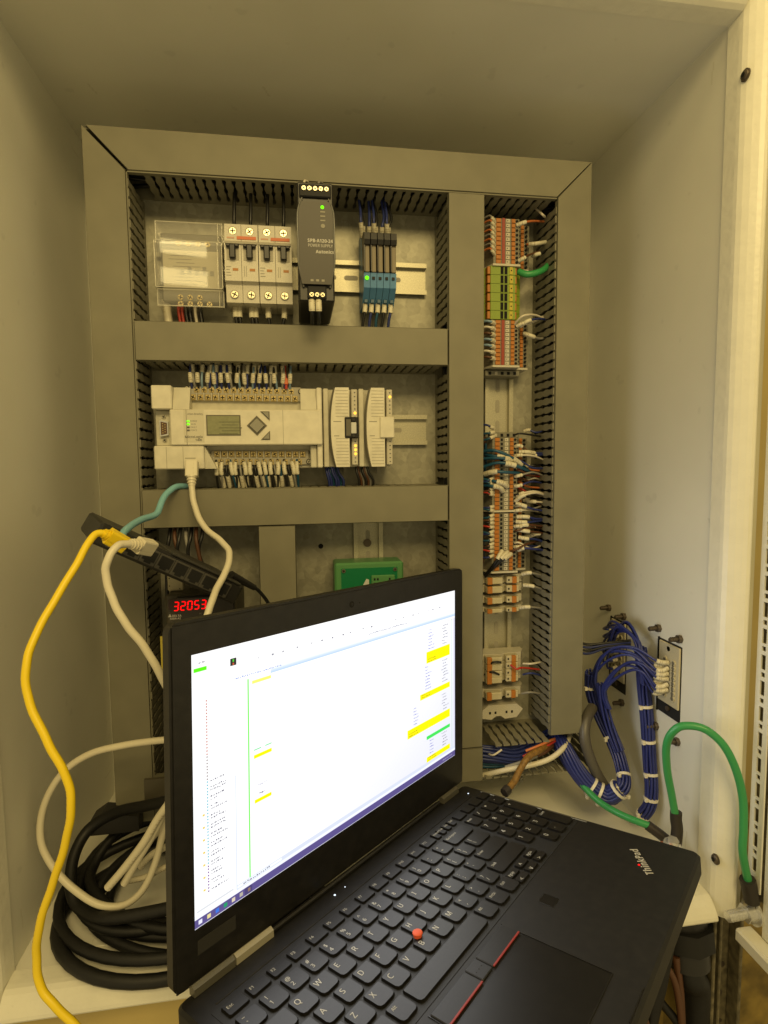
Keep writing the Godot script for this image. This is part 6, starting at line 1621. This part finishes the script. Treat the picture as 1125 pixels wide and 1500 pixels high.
func screen_picture() -> ImageTexture:
	var s := 3.0
	var W := 1032
	var H := 582
	var im := Image.create(W, H, false, Image.FORMAT_RGB8)
	for y in H:   # the panel falls off to lilac towards its lower right, as seen from the side
		for x in W:
			var d := clampf((x / float(W) - 0.55) * 0.6 + (y / float(H) - 0.35) * 0.55, 0.0, 1.0)
			im.set_pixel(x, y, Color(1.0 - 0.20 * d, 1.0 - 0.19 * d, 1.0 - 0.11 * d))
	var r := func(x0: float, y0: float, x1: float, y1: float, c: Color):   # millimetres from the lower left
		im.fill_rect(Rect2i(int(x0 * s), int(H - y1 * s), maxi(1, int((x1 - x0) * s)), maxi(1, int((y1 - y0) * s))), c)
	var text := func(x: float, y: float, w: float, c: Color):   # a line of tiny writing
		var u := x
		while u < x + w:
			var k := rng.randf_range(0.6, 1.6)
			r.call(u, y, minf(u + k, x + w), y + rng.randf_range(0.7, 1.3), c)
			u += k + rng.randf_range(0.3, 1.0)
	var dark := Color(0.35, 0.35, 0.42)
	var blue := Color(0.35, 0.38, 0.75)
	var yellow := Color(1.0, 0.95, 0.0)
	# title and tool bars
	for i in 15:
		r.call(70.0, 168.5 - 0.30 * i, 344.0, 168.8 - 0.30 * i, Color(1, 1, 1).lerp(Color(0.72, 0.82, 0.95), i / 14.0))
	r.call(110.0, 160.5, 344.0, 161.0, Color(0.85, 0.80, 0.78))
	r.call(0.0, 170.0, 344.0, 170.3, Color(0.93, 0.95, 0.98))
	for i in 22:
		var x := 30.0 + 13.5 * i + rng.randf_range(-3, 3)
		if i > 1 and i < 22:
			r.call(x, 178.0 + rng.randf_range(-0.5, 0.5), x + rng.randf_range(0.8, 2.6), 179.2, Color(0.55, 0.55, 0.6))
	text.call(190.0, 171.5, 62.0, Color(0.5, 0.52, 0.62))
	text.call(36.0, 167.5, 46.0, Color(0.55, 0.62, 0.85))
	text.call(6.0, 186.5, 5.0, dark)
	r.call(2.0, 180.8, 12.5, 183.6, Color(0.35, 0.95, 0.05))
	r.call(32.5, 178.2, 38.0, 183.8, Color(0.16, 0.16, 0.16))
	r.call(34.6, 181.0, 36.0, 183.2, Color(0.3, 0.8, 0.2))
	r.call(34.4, 178.8, 35.8, 180.6, Color(0.8, 0.35, 0.2))
	# project tree
	for i in 62:
		var y := 158.0 - 2.25 * i
		var ix := 11.5
		var c := [Color(0.75, 0.45, 0.40), Color(0.55, 0.5, 0.5), Color(0.35, 0.70, 0.78)][0 if i < 18 else (1 if i < 26 else 2)] as Color
		if i > 52:
			c = Color(0.45, 0.25, 0.55)
		r.call(ix, y, ix + 1.3, y + 1.2, c)
		if i > 25 and i % 3 != 0:
			text.call(ix + 3.0, y + 0.1, rng.randf_range(5, 15), Color(0.45, 0.45, 0.5))
		if i > 34 and i % 4 == 0:
			r.call(7.8, y, 9.6, y + 1.5, Color(0.9, 0.78, 0.35))
	r.call(35.8, 9.0, 36.5, 96.0, Color(0.80, 0.84, 0.92))
	# ladder diagram
	r.call(47.8, 11.5, 49.0, 165.0, Color(0.35, 0.95, 0.20))
	r.call(52.0, 160.0, 70.5, 162.6, Color(1.0, 0.95, 0.45))
	r.call(53.0, 108.0, 60.0, 108.9, Color(0.35, 0.85, 0.5))
	r.call(64.0, 108.0, 70.5, 108.9, Color(0.35, 0.85, 0.5))
	r.call(53.0, 101.8, 70.5, 104.6, yellow)
	r.call(53.5, 66.6, 70.0, 69.4, yellow)
	text.call(58.0, 72.5, 5.0, dark)
	text.call(57.0, 79.5, 8.0, Color(0.6, 0.6, 0.7))
	for y in [150.0, 96.0, 60.0, 24.0, 58.0]:
		r.call(49.0, y, 330.0, y + 0.18, Color(0.93, 0.93, 0.96))
	# output blocks at the right
	r.call(337.5, 12.0, 338.0, 162.0, Color(0.35, 0.75, 0.45))
	r.call(341.0, 9.0, 344.0, 162.0, Color(0.86, 0.86, 0.93))
	for q in [[286.0, 121.0, 333.0, 133.5], [274.0, 84.0, 333.0, 90.0], [251.0, 49.5, 333.0, 58.5], [286.0, 12.0, 333.0, 17.5]]:
		r.call(q[0], q[1], q[2], q[3], yellow)
		for i in 2:
			text.call(q[0] + 3.0, q[1] + 1.2 + 2.6 * i, 16.0, Color(0.55, 0.52, 0.1))
	r.call(286.0, 37.0, 333.0, 40.8, Color(0.25, 0.88, 0.35))
	for k in 4:
		var y0: float = [136.0, 93.0, 61.0, 20.0][k]
		var h: float = [22.0, 24.0, 18.0, 14.0][k]
		var x0: float = [290.0, 284.0, 262.0, 292.0][k]
		var u := 0.0
		while u < h:
			text.call(x0, y0 + u, rng.randf_range(4, 12), blue)
			text.call(316.0 + rng.randf_range(0, 4), y0 + u, rng.randf_range(6, 12), dark)
			u += 3.4
	# scroll bars and task bar
	r.call(36.5, 8.8, 344.0, 12.2, Color(0.84, 0.87, 0.93))
	r.call(36.5, 9.4, 80.0, 11.6, Color(0.95, 0.97, 1.0))
	text.call(42.0, 9.8, 26.0, dark)
	r.call(2.0, 10.5, 33.0, 12.0, Color(0.85, 0.86, 0.88))
	r.call(0.0, 6.2, 344.0, 8.8, Color(0.94, 0.95, 1.0))
	r.call(0.0, 0.0, 344.0, 6.2, Color(0.36, 0.32, 0.54))
	var ic := [Color(0.9, 0.9, 0.95), Color(0.90, 0.85, 0.60), Color(0.25, 0.45, 0.85), Color(0.15, 0.60, 0.40), Color(0.85, 0.80, 0.70), Color(0.70, 0.68, 0.62), Color(0.45, 0.42, 0.45)]
	for i in 7:
		r.call(3.5 + 7.0 * i, 1.6, 6.8 + 7.0 * i, 4.8, ic[i])
	r.call(43.0, 0.3, 50.0, 6.0, Color(0.30, 0.27, 0.45))
	r.call(46.0, 1.8, 48.5, 4.6, Color(0.55, 0.45, 0.40))
	text.call(318.0, 2.4, 20.0, Color(0.7, 0.68, 0.8))
	return ImageTexture.create_from_image(im)


func laptop() -> void:
	var t := Node3D.new()
	t.name = "laptop"
	add_child(t, true)
	t.transform = Transform3D(Basis(Vector3(0.6923, -0.0445, -0.6343), Vector3(-0.0301, 0.9343, -0.0984), Vector3(0.6351, 0.0928, 0.6867)), Vector3(-0.2464, -0.3201, 0.3329))   # the machine is 355 mm wide
	org[t] = Vector3.ZERO
	tag(t, "open black laptop with white program window in front of the cabinet", "laptop")
	var X0l := -0.0055
	var X1l := 0.3725
	var D := 0.2535
	var cx := (X0l + X1l) / 2
	# base: x to the right, y up, z towards the user; the deck is at y = 0
	var outer := rrect(X1l - X0l, D, 0.007, 5)
	var inner := rrect(X1l - X0l - 0.004, D - 0.004, 0.006, 5)
	var small := rrect(X1l - X0l - 0.016, D - 0.016, 0.006, 5)
	part(t, "base_shell", G().prism(small, Vector3(cx, -0.0245, D / 2), Vector3.RIGHT, Vector3.BACK, Vector3(0, 0.008, 0), outer).prism(outer, Vector3(cx, -0.0165, D / 2), Vector3.RIGHT, Vector3.BACK, Vector3(0, 0.0140, 0)), M.laptop)
	part(t, "deck", G().prism(outer, Vector3(cx, -0.0024, D / 2), Vector3.RIGHT, Vector3.BACK, Vector3(0, 0.0022, 0), inner), M.laptop)
	part(t, "deck_ridge", G().box(Vector3(0.012, -0.0004, 0.0220), Vector3(0.352, 0.0004, 0.0235), 0.0003), M.laptop_lid)
	part(t, "side_trim", G().box(Vector3(0.3665, -0.0003, 0.027), Vector3(0.3695, 0.0006, 0.150), 0.0004), M.hinge_metal)
	part(t, "keyboard_tray", G().box(Vector3(0.0055, -0.0002, 0.0270), Vector3(0.3660, 0.0001, 0.1420)), M.laptop_tray)
	keyboard(t)
	var foot := t.transform * Vector3(0.285, -0.0247, 0.090)
	solo("support_block", "dark block carrying the laptop's right half above the cabinet floor", "block", G().box(Vector3(foot.x - 0.035, YB + 0.0016, foot.z - 0.03), Vector3(foot.x + 0.035, foot.y - 0.004, foot.z + 0.03), 0.003), M.black_matt, Vector3(foot.x, YB, foot.z))
	# pointing stick, buttons, touch pad
	var st := Vector3(0.1385, 0.0015, 0.1005)
	part(t, "pointing_stick", G().tube([st, st + Vector3(0, 0.0026, 0)], 0.0034, 12).dome(st + Vector3(0, 0.0026, 0), 0.0041, Vector3.UP, 0.35), M.stick_red)
	for b in [[0.0875, 0.1300], [0.1308, 0.1448], [0.1456, 0.1868]]:
		var bt := part(t, "pad_button", G().box(Vector3(b[0], -0.0004, 0.1465), Vector3(b[1], 0.0012, 0.1612), 0.0006), M.laptop_key)
		if b[1] - b[0] > 0.02:
			part(bt, "red_stripe", G().box(Vector3(b[0] + 0.0004, 0.0006, 0.1606), Vector3(b[1] - 0.0004, 0.0014, 0.1618)), M.red_stripe)
		else:
			for i in 3:
				part(bt, "raised_dot", G().dome(Vector3(b[0] + 0.0035 + 0.0035 * i, 0.0012, 0.154), 0.0006, Vector3.UP, 0.5, 8, 2), M.laptop_lid)
	part(t, "touchpad", G().box(Vector3(0.0870, -0.0006, 0.1630), Vector3(0.1872, -0.0001, 0.2300), 0.0002), M.touchpad)
	part(t, "touchpad_edge", G().box(Vector3(0.1872, -0.0006, 0.1455), Vector3(0.1877, 0.0003, 0.2300)).box(Vector3(0.0865, -0.0006, 0.1455), Vector3(0.0870, 0.0003, 0.2300)).box(Vector3(0.0865, -0.0006, 0.2300), Vector3(0.1877, 0.0003, 0.2305)), M.laptop_lid)
	part(t, "fingerprint_reader", G().box(Vector3(0.2275, -0.0003, 0.1585), Vector3(0.2400, 0.0002, 0.1715), 0.0002), M.touchpad)
	part(t, "card_slot_edge", G().box(Vector3(0.155, -0.0003, 0.2500), Vector3(0.187, 0.0003, 0.2506)), M.laptop_lid)
	var flat := Basis(Vector3.RIGHT, Vector3.FORWARD, Vector3.UP)   # letters lying on the deck, read from the front
	var lg := Basis(flat.x.rotated(Vector3.UP, 0.62), flat.y.rotated(Vector3.UP, 0.62), flat.z)
	words(t, "logo", "ThinkPad", 0.0092, Transform3D(lg, Vector3(0.3290, 0.0001, 0.2130)), M.legend_dim, true, 0.95)
	part(t, "logo_dot", G().dome(Vector3(0.3290, 0.0, 0.2130) + lg.x * -0.0048 + lg.y * 0.0044, 0.0011, Vector3.UP, 0.4, 10, 2), M.led_red)
	part(t, "power_light", G().dome(Vector3(0.3560, 0.0, 0.0170), 0.0009, Vector3.UP, 0.5, 8, 2), M.led_white)
	part(t, "status_light", G().dome(Vector3(0.1390, 0.0, 0.0120), 0.0010, Vector3.UP, 0.5, 8, 2).dome(Vector3(0.1520, 0.0, 0.0120), 0.0006, Vector3.UP, 0.5, 8, 2), M.led_white)
	# lid
	var v := Vector3(0, 0.99764, 0.06861)
	var n := Vector3(0, -0.06861, 0.99764)
	var o := Vector3(0.011, 0, 0) + v * 0.0417     # lower left corner of the picture
	var lw := X1l - X0l
	var lh := 0.2565
	var lid_c := Vector3(cx, 0, 0) + v * (0.0035 + lh / 2)
	var lo := rrect(lw, lh, 0.008, 5)
	var li := rrect(lw - 0.003, lh - 0.003, 0.007, 5)
	var lid := part(t, "lid", G().prism(li, lid_c - n * 0.0095, Vector3.RIGHT, v, n * 0.0015, lo).prism(lo, lid_c - n * 0.0080, Vector3.RIGHT, v, n * 0.0072), M.laptop_lid)
	# bezel frame with an opening for the picture
	var W := 0.344
	var H := 0.194
	var P := func(x: float, y: float, z: float) -> Vector3: return o + Vector3.RIGHT * x + v * y + n * z
	var fr := G()
	var xl := X0l - 0.011 + 0.0022
	var xr := X1l - 0.011 - 0.0022
	var yb := -0.0417 + 0.0050
	var ytop := -0.0417 + 0.0035 + lh - 0.0022
	for q in [[xl, yb, 0.0, ytop], [W, yb, xr, ytop], [0.0, yb, W, 0.0], [0.0, H, W, ytop]]:
		fr.prism([Vector2(q[0], q[1]), Vector2(q[2], q[1]), Vector2(q[2], q[3]), Vector2(q[0], q[3])], o - n * 0.0008, Vector3.RIGHT, v, n * 0.0010)
	part(lid, "bezel", fr, M.laptop_lid)
	var sm := StandardMaterial3D.new()
	sm.albedo_color = Color(0.01, 0.01, 0.01)
	sm.roughness = 0.35
	sm.emission_enabled = true
	sm.emission = Color(1, 1, 1)
	sm.emission_texture = screen_picture()
	sm.emission_operator = BaseMaterial3D.EMISSION_OP_MULTIPLY
	sm.emission_energy_multiplier = 1.06
	part(lid, "screen", G().quad(P.call(0, 0, -0.0004), P.call(W, 0, -0.0004), P.call(W, H, -0.0004), P.call(0, H, -0.0004), n), sm)
	var cm := part(lid, "camera_window", G().cyl(P.call(0.165, 0.2045, 0.0002), P.call(0.165, 0.2045, 0.0005), 0.0030, 14), M.hole)
	part(cm, "camera_lens", G().dome(P.call(0.165, 0.2045, 0.0005), 0.0014, n, 0.4), M.touchpad)
	part(lid, "microphone_hole", G().cyl(P.call(0.176, 0.2045, 0.0002), P.call(0.176, 0.2045, 0.0004), 0.0007, 8), M.hole)
	part(lid, "bezel_sticker", G().prism([Vector2(0.002, -0.019), Vector2(0.034, -0.019), Vector2(0.034, -0.0085), Vector2(0.002, -0.0085)], o + n * 0.0002, Vector3.RIGHT, v, n * 0.0002), mat("sticker", Color(0.030, 0.029, 0.026), 0.4))
	for s in [[0.006, 0.040, "hinge_metal"], [0.041, 0.076, "hinge_bright"], [0.320, 0.352, "hinge_metal"]]:
		part(t, "hinge", G().prism([Vector2(0, 0), Vector2(0, 0.0052), Vector2(0.0030, 0.0072), Vector2(0.0062, 0.0052), Vector2(0.0062, 0)], Vector3(s[0], 0.0002, 0.0006), Vector3.BACK, Vector3.UP, Vector3(s[1] - s[0], 0, 0)), M[s[2]])
	part(t, "hinge_bar", G().box(Vector3(0.077, 0.0002, 0.0004), Vector3(0.318, 0.0042, 0.0046), 0.0012), M.laptop_lid)
	# the light of the screen
	var l := AreaLight3D.new()
	l.name = "screen_light"
	l.area_size = Vector2(W, H) * 0.94
	l.light_energy = 0.036
	l.light_color = Color(1.0, 0.99, 0.97)
	l.shadow_enabled = true
	l.transform = Transform3D(Basis(Vector3.RIGHT, v, n) * Basis(Vector3.UP, PI), P.call(W / 2, H / 2, 0.004))
	t.add_child(l)


func keyboard(t: Node3D) -> void:
	var u := 0.019
	var rows := [
		[0.0355, 0.0112, [["Esc", 1.0], ["F1", 1.0], ["F2", 1.0], ["F3", 1.0], ["F4", 1.0], ["F5", 1.0], ["F6", 1.0], ["F7", 1.0], ["F8", 1.0], ["F9", 1.0], ["F10", 1.0], ["F11", 1.0], ["F12", 1.0], ["Home", 0.5], ["End", 0.5], ["Ins", 0.5], ["Del", 0.5]]],
		[0.0534, 0.0164, [["~\n`", 1.0], ["!\n1", 1.0], ["@\n2", 1.0], ["#\n3", 1.0], ["$\n4", 1.0], ["%\n5", 1.0], ["^\n6", 1.0], ["&\n7", 1.0], ["*\n8", 1.0], ["(\n9", 1.0], [")\n0", 1.0], ["_\n-", 1.0], ["+\n=", 1.0], ["Backspace", 2.0]]],
		[0.0724, 0.0164, [["Tab", 1.5], ["Q", 1.0], ["W", 1.0], ["E", 1.0], ["R", 1.0], ["T", 1.0], ["Y", 1.0], ["U", 1.0], ["I", 1.0], ["O", 1.0], ["P", 1.0], ["{\n[", 1.0], ["}\n]", 1.0], ["|\n\\", 1.5]]],
		[0.0914, 0.0164, [["Caps", 1.75], ["A", 1.0], ["S", 1.0], ["D", 1.0], ["F", 1.0], ["G", 1.0], ["H", 1.0], ["J", 1.0], ["K", 1.0], ["L", 1.0], [":\n;", 1.0], ["\"\n'", 1.0], ["Enter", 2.25]]],
		[0.1104, 0.0164, [["Shift", 2.25], ["Z", 1.0], ["X", 1.0], ["C", 1.0], ["V", 1.0], ["B", 1.0], ["N", 1.0], ["M", 1.0], ["<\n,", 1.0], [">\n.", 1.0], ["?\n/", 1.0], ["Shift", 2.75]]],
		[0.1294, 0.0164, [["Fn", 1.0], ["Ctrl", 1.25], ["Win", 1.0], ["Alt", 1.0], ["", 5.0], ["Alt", 1.0], ["PrtSc", 1.0], ["Ctrl", 1.0]]],
	]
	for row in rows:
		var x := 0.0092
		for k in row[2]:
			var w: float = k[1] * u
			key_cap(t, k[0], x + w / 2, row[0], w - 0.0026, row[1])
			x += w
	# arrow cluster
	for q in [["PgUp", 0, 0], ["^", 1, 0], ["PgDn", 2, 0], ["<", 0, 1], ["v", 1, 1], [">", 2, 1]]:
		key_cap(t, q[0], 0.2480 + 0.0185 * q[1], 0.1255 + 0.0093 * q[2], 0.0160, 0.0078)
	# number block
	var pad := [[0.0355, 0.0112, ["M1", "M2", "M3", "M4"]], [0.0534, 0.0164, ["Num", "/", "*", "-"]], [0.0724, 0.0164, ["7", "8", "9"]], [0.0914, 0.0164, ["4", "5", "6"]], [0.1104, 0.0164, ["1", "2", "3"]]]
	for row in pad:
		for i in row[2].size():
			var s: String = row[2][i]
			key_cap(t, "" if s.begins_with("M") else s, 0.3065 + 0.0171 * i, row[0], 0.0150, row[1])
	key_cap(t, "+", 0.3065 + 0.0171 * 3, 0.0819, 0.0150, 0.0354)
	key_cap(t, "Enter", 0.3065 + 0.0171 * 3, 0.1199, 0.0150, 0.0354)
	key_cap(t, "0", 0.3065 + 0.0086 + 0.008, 0.1294, 0.0150, 0.0164)
	key_cap(t, ".", 0.3065 + 0.0171 * 2, 0.1294, 0.0150, 0.0164)


func key_cap(t: Node3D, s: String, x: float, z: float, w: float, h: float) -> void:
	var mk := "key%.4f_%.4f" % [w, h]
	if not pm.has(mk):
		var lo := rrect(w, h, 0.0012, 2, 0.0034 if h > 0.012 else 0.0014)
		var hi := rrect(w - 0.0012, h - 0.0012, 0.0010, 2, 0.0030 if h > 0.012 else 0.0012)
		pm[mk] = G().prism(lo, Vector3.ZERO, Vector3.RIGHT, Vector3.BACK, Vector3(0, 0.0010, 0)).prism(lo, Vector3(0, 0.0010, 0), Vector3.RIGHT, Vector3.BACK, Vector3(0, 0.0007, 0), hi, 1).mesh()
	var k := shared(t, "keyboard_key", pm[mk], M.laptop_key, Transform3D(Basis(), Vector3(x, 0.0002, z)))
	org[k] = Vector3.ZERO
	if s == "":
		return
	var flat := Basis(Vector3.RIGHT, Vector3.FORWARD, Vector3.UP)
	var single := s.length() == 1
	var lines := s.split("\n")
	for i in lines.size():
		var hh := 0.0062 if single else (0.0048 if lines.size() > 1 else 0.0034)
		var at := Vector3(-w / 2 + 0.0048, 0.0018, -h / 2 + 0.0052)
		if lines.size() > 1:
			at = Vector3(-w / 2 + 0.0042, 0.0018, -h / 2 + 0.0040 + 0.0060 * i)
		elif not single:
			at = Vector3(-w / 2 + 0.0020 + 0.0009 * s.length(), 0.0018, -h / 2 + 0.0042)
		words(k, "legend", lines[i], hh, Transform3D(flat, at), M.legend)


# ---------------------------------------------------------------- what shows below the cabinet

func below() -> void:
	var f := solo("floor", "", "", G().box(Vector3(-1.2, -1.22, -0.4), Vector3(1.2, -1.2, 0.7)), M.floor_tan, Vector3(0, -1.2, 0))
	var w := solo("room_wall", "", "", G().box(Vector3(-1.2, -1.2, -0.12), Vector3(1.2, 1.2, -0.10)), M.room_wall, Vector3(0, -1.2, -0.1))
	for o in [f, w]:
		o.remove_meta("label")
		o.remove_meta("category")
		o.set_meta("kind", "structure")
	var bx := solo("yellow_base_cabinet", "pale yellow base cabinet under the cabinet's left side", "base cabinet", G().box(Vector3(-0.55, -0.90, 0.05), Vector3(-0.05, -0.445, 0.19), 0.004), M.room_wall, Vector3(-0.3, -0.9, 0.12))
	solo("ochre_base_cabinet", "ochre base cabinet under the open door at lower right", "base cabinet", G().box(Vector3(0.262, -1.0, 0.03), Vector3(0.60, -0.440, 0.10), 0.004), mat("ochre_panel", Color(0.42, 0.29, 0.06), 0.6, 0.0, "dust", 4.0), Vector3(0.4, -1.0, 0.06))
	var t := thing("steel_post", "dirty grey steel channel post under the cabinet's right corner", "post", Vector3(0.30, -1.2, 0.145))
	var px0 := 0.2794
	var px1 := 0.3168
	part(t, "web", G().box(Vector3(px0, -1.2, 0.140), Vector3(px1, -0.436, 0.144), 0.001), M.post_grey)
	part(t, "flange", G().box(Vector3(px0, -1.2, 0.1445), Vector3(px0 + 0.004, -0.436, 0.162), 0.001), M.post_grey)
	part(t, "flange", G().box(Vector3(px0 + 0.013, -1.2, 0.1445), Vector3(px0 + 0.0165, -0.436, 0.156), 0.001), M.post_grey)
	part(t, "flange", G().box(Vector3(px1 - 0.004, -1.2, 0.1445), Vector3(px1, -0.436, 0.162), 0.001), M.post_grey)
	for i in 5:
		part(t, "rust_spot", G().cyl(Vector3(px0 + 0.024 + 0.003 * (i % 2), -0.52 - 0.035 * i, 0.1440), Vector3(px0 + 0.024 + 0.003 * (i % 2), -0.52 - 0.035 * i, 0.1443), 0.0025 + 0.001 * (i % 3), 9), M.dark_steel)
	var c := Vector3(0.2567, -0.5322, 0.1450)
	var m := thing("cable_gland", "big black cable gland under the cabinet floor", "cable gland", c)
	part(m, "gland_body", G().cyl(c + Vector3(-0.003, 0.065, -0.006), c + Vector3(0, -0.006, 0.006), 0.027, 20, 0.023), M.black_plastic)
	part(m, "gland_nut", G().cyl(c + Vector3(-0.002, 0.040, 0), c + Vector3(-0.001, 0.018, 0.003), 0.031, 8), M.black_matt)
	part(m, "hose_end", G().tube(smooth([c + Vector3(0, -0.004, 0.006), c + Vector3(0.002, -0.02, 0.010), c + Vector3(0.012, -0.04, 0.006), c + Vector3(0.016, -0.12, 0.0)], 5), 0.015, 14), M.black_cable)
	solo("machine_frame_bar", "pale diagonal machine frame bar behind hanging cables", "frame bar", G().tube([Vector3(0.2797, -0.7139, 0.0600), Vector3(0.3319, -0.6543, 0.0600), Vector3(0.3649, -0.7284, 0.0600)], 0.012, 4), M.paint_dark, Vector3(0.2797, -0.7139, 0.0600))
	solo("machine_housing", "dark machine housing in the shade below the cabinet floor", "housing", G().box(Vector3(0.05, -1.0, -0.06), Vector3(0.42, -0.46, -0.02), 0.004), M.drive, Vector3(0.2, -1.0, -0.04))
	var k := 0
	for q in [[[Vector3(0.2151, -0.4955, 0.1700), Vector3(0.2084, -0.5380, 0.1700), Vector3(0.2013, -0.5687, 0.1700), Vector3(0.1944, -0.6076, 0.1700)], 0.0085, "black_cable", "thick dark cable hanging at the laptop's right edge"], [[Vector3(0.2352, -0.5195, 0.1600), Vector3(0.2416, -0.5610, 0.1600), Vector3(0.2445, -0.5943, 0.1600), Vector3(0.2476, -0.6363, 0.1600)], 0.0042, "wire_brown", "straight brown cable hanging under the cabinet"], [[Vector3(0.2110, -0.5113, 0.1650), Vector3(0.2281, -0.5379, 0.1650), Vector3(0.2365, -0.5675, 0.1650), Vector3(0.2431, -0.6135, 0.1650)], 0.0036, "wire_brown", "brown cable bending right under the cabinet"], [[Vector3(0.2033, -0.5468, 0.1600), Vector3(0.2205, -0.5739, 0.1600), Vector3(0.2379, -0.5973, 0.1600), Vector3(0.2558, -0.6294, 0.1600)], 0.0045, "black_cable", "dark cable slanting down right under the cabinet"], [[Vector3(0.2974, -0.5522, 0.1200), Vector3(0.2902, -0.5993, 0.1200), Vector3(0.2968, -0.6313, 0.1200), Vector3(0.3072, -0.6643, 0.1200)], 0.011, "cable_grey", "thick grey brown hose beside the steel post"], [[Vector3(0.1778, -0.5312, 0.1800), Vector3(0.1824, -0.5553, 0.1800), Vector3(0.1894, -0.5800, 0.1800)], 0.0045, "wire_brown", "short brown cable beside the laptop's right edge"]]:
		solo("hanging_cable", q[3], "cable", G().tube(smooth(q[0], 5), q[1], 10), M[q[2]], q[0][-1])
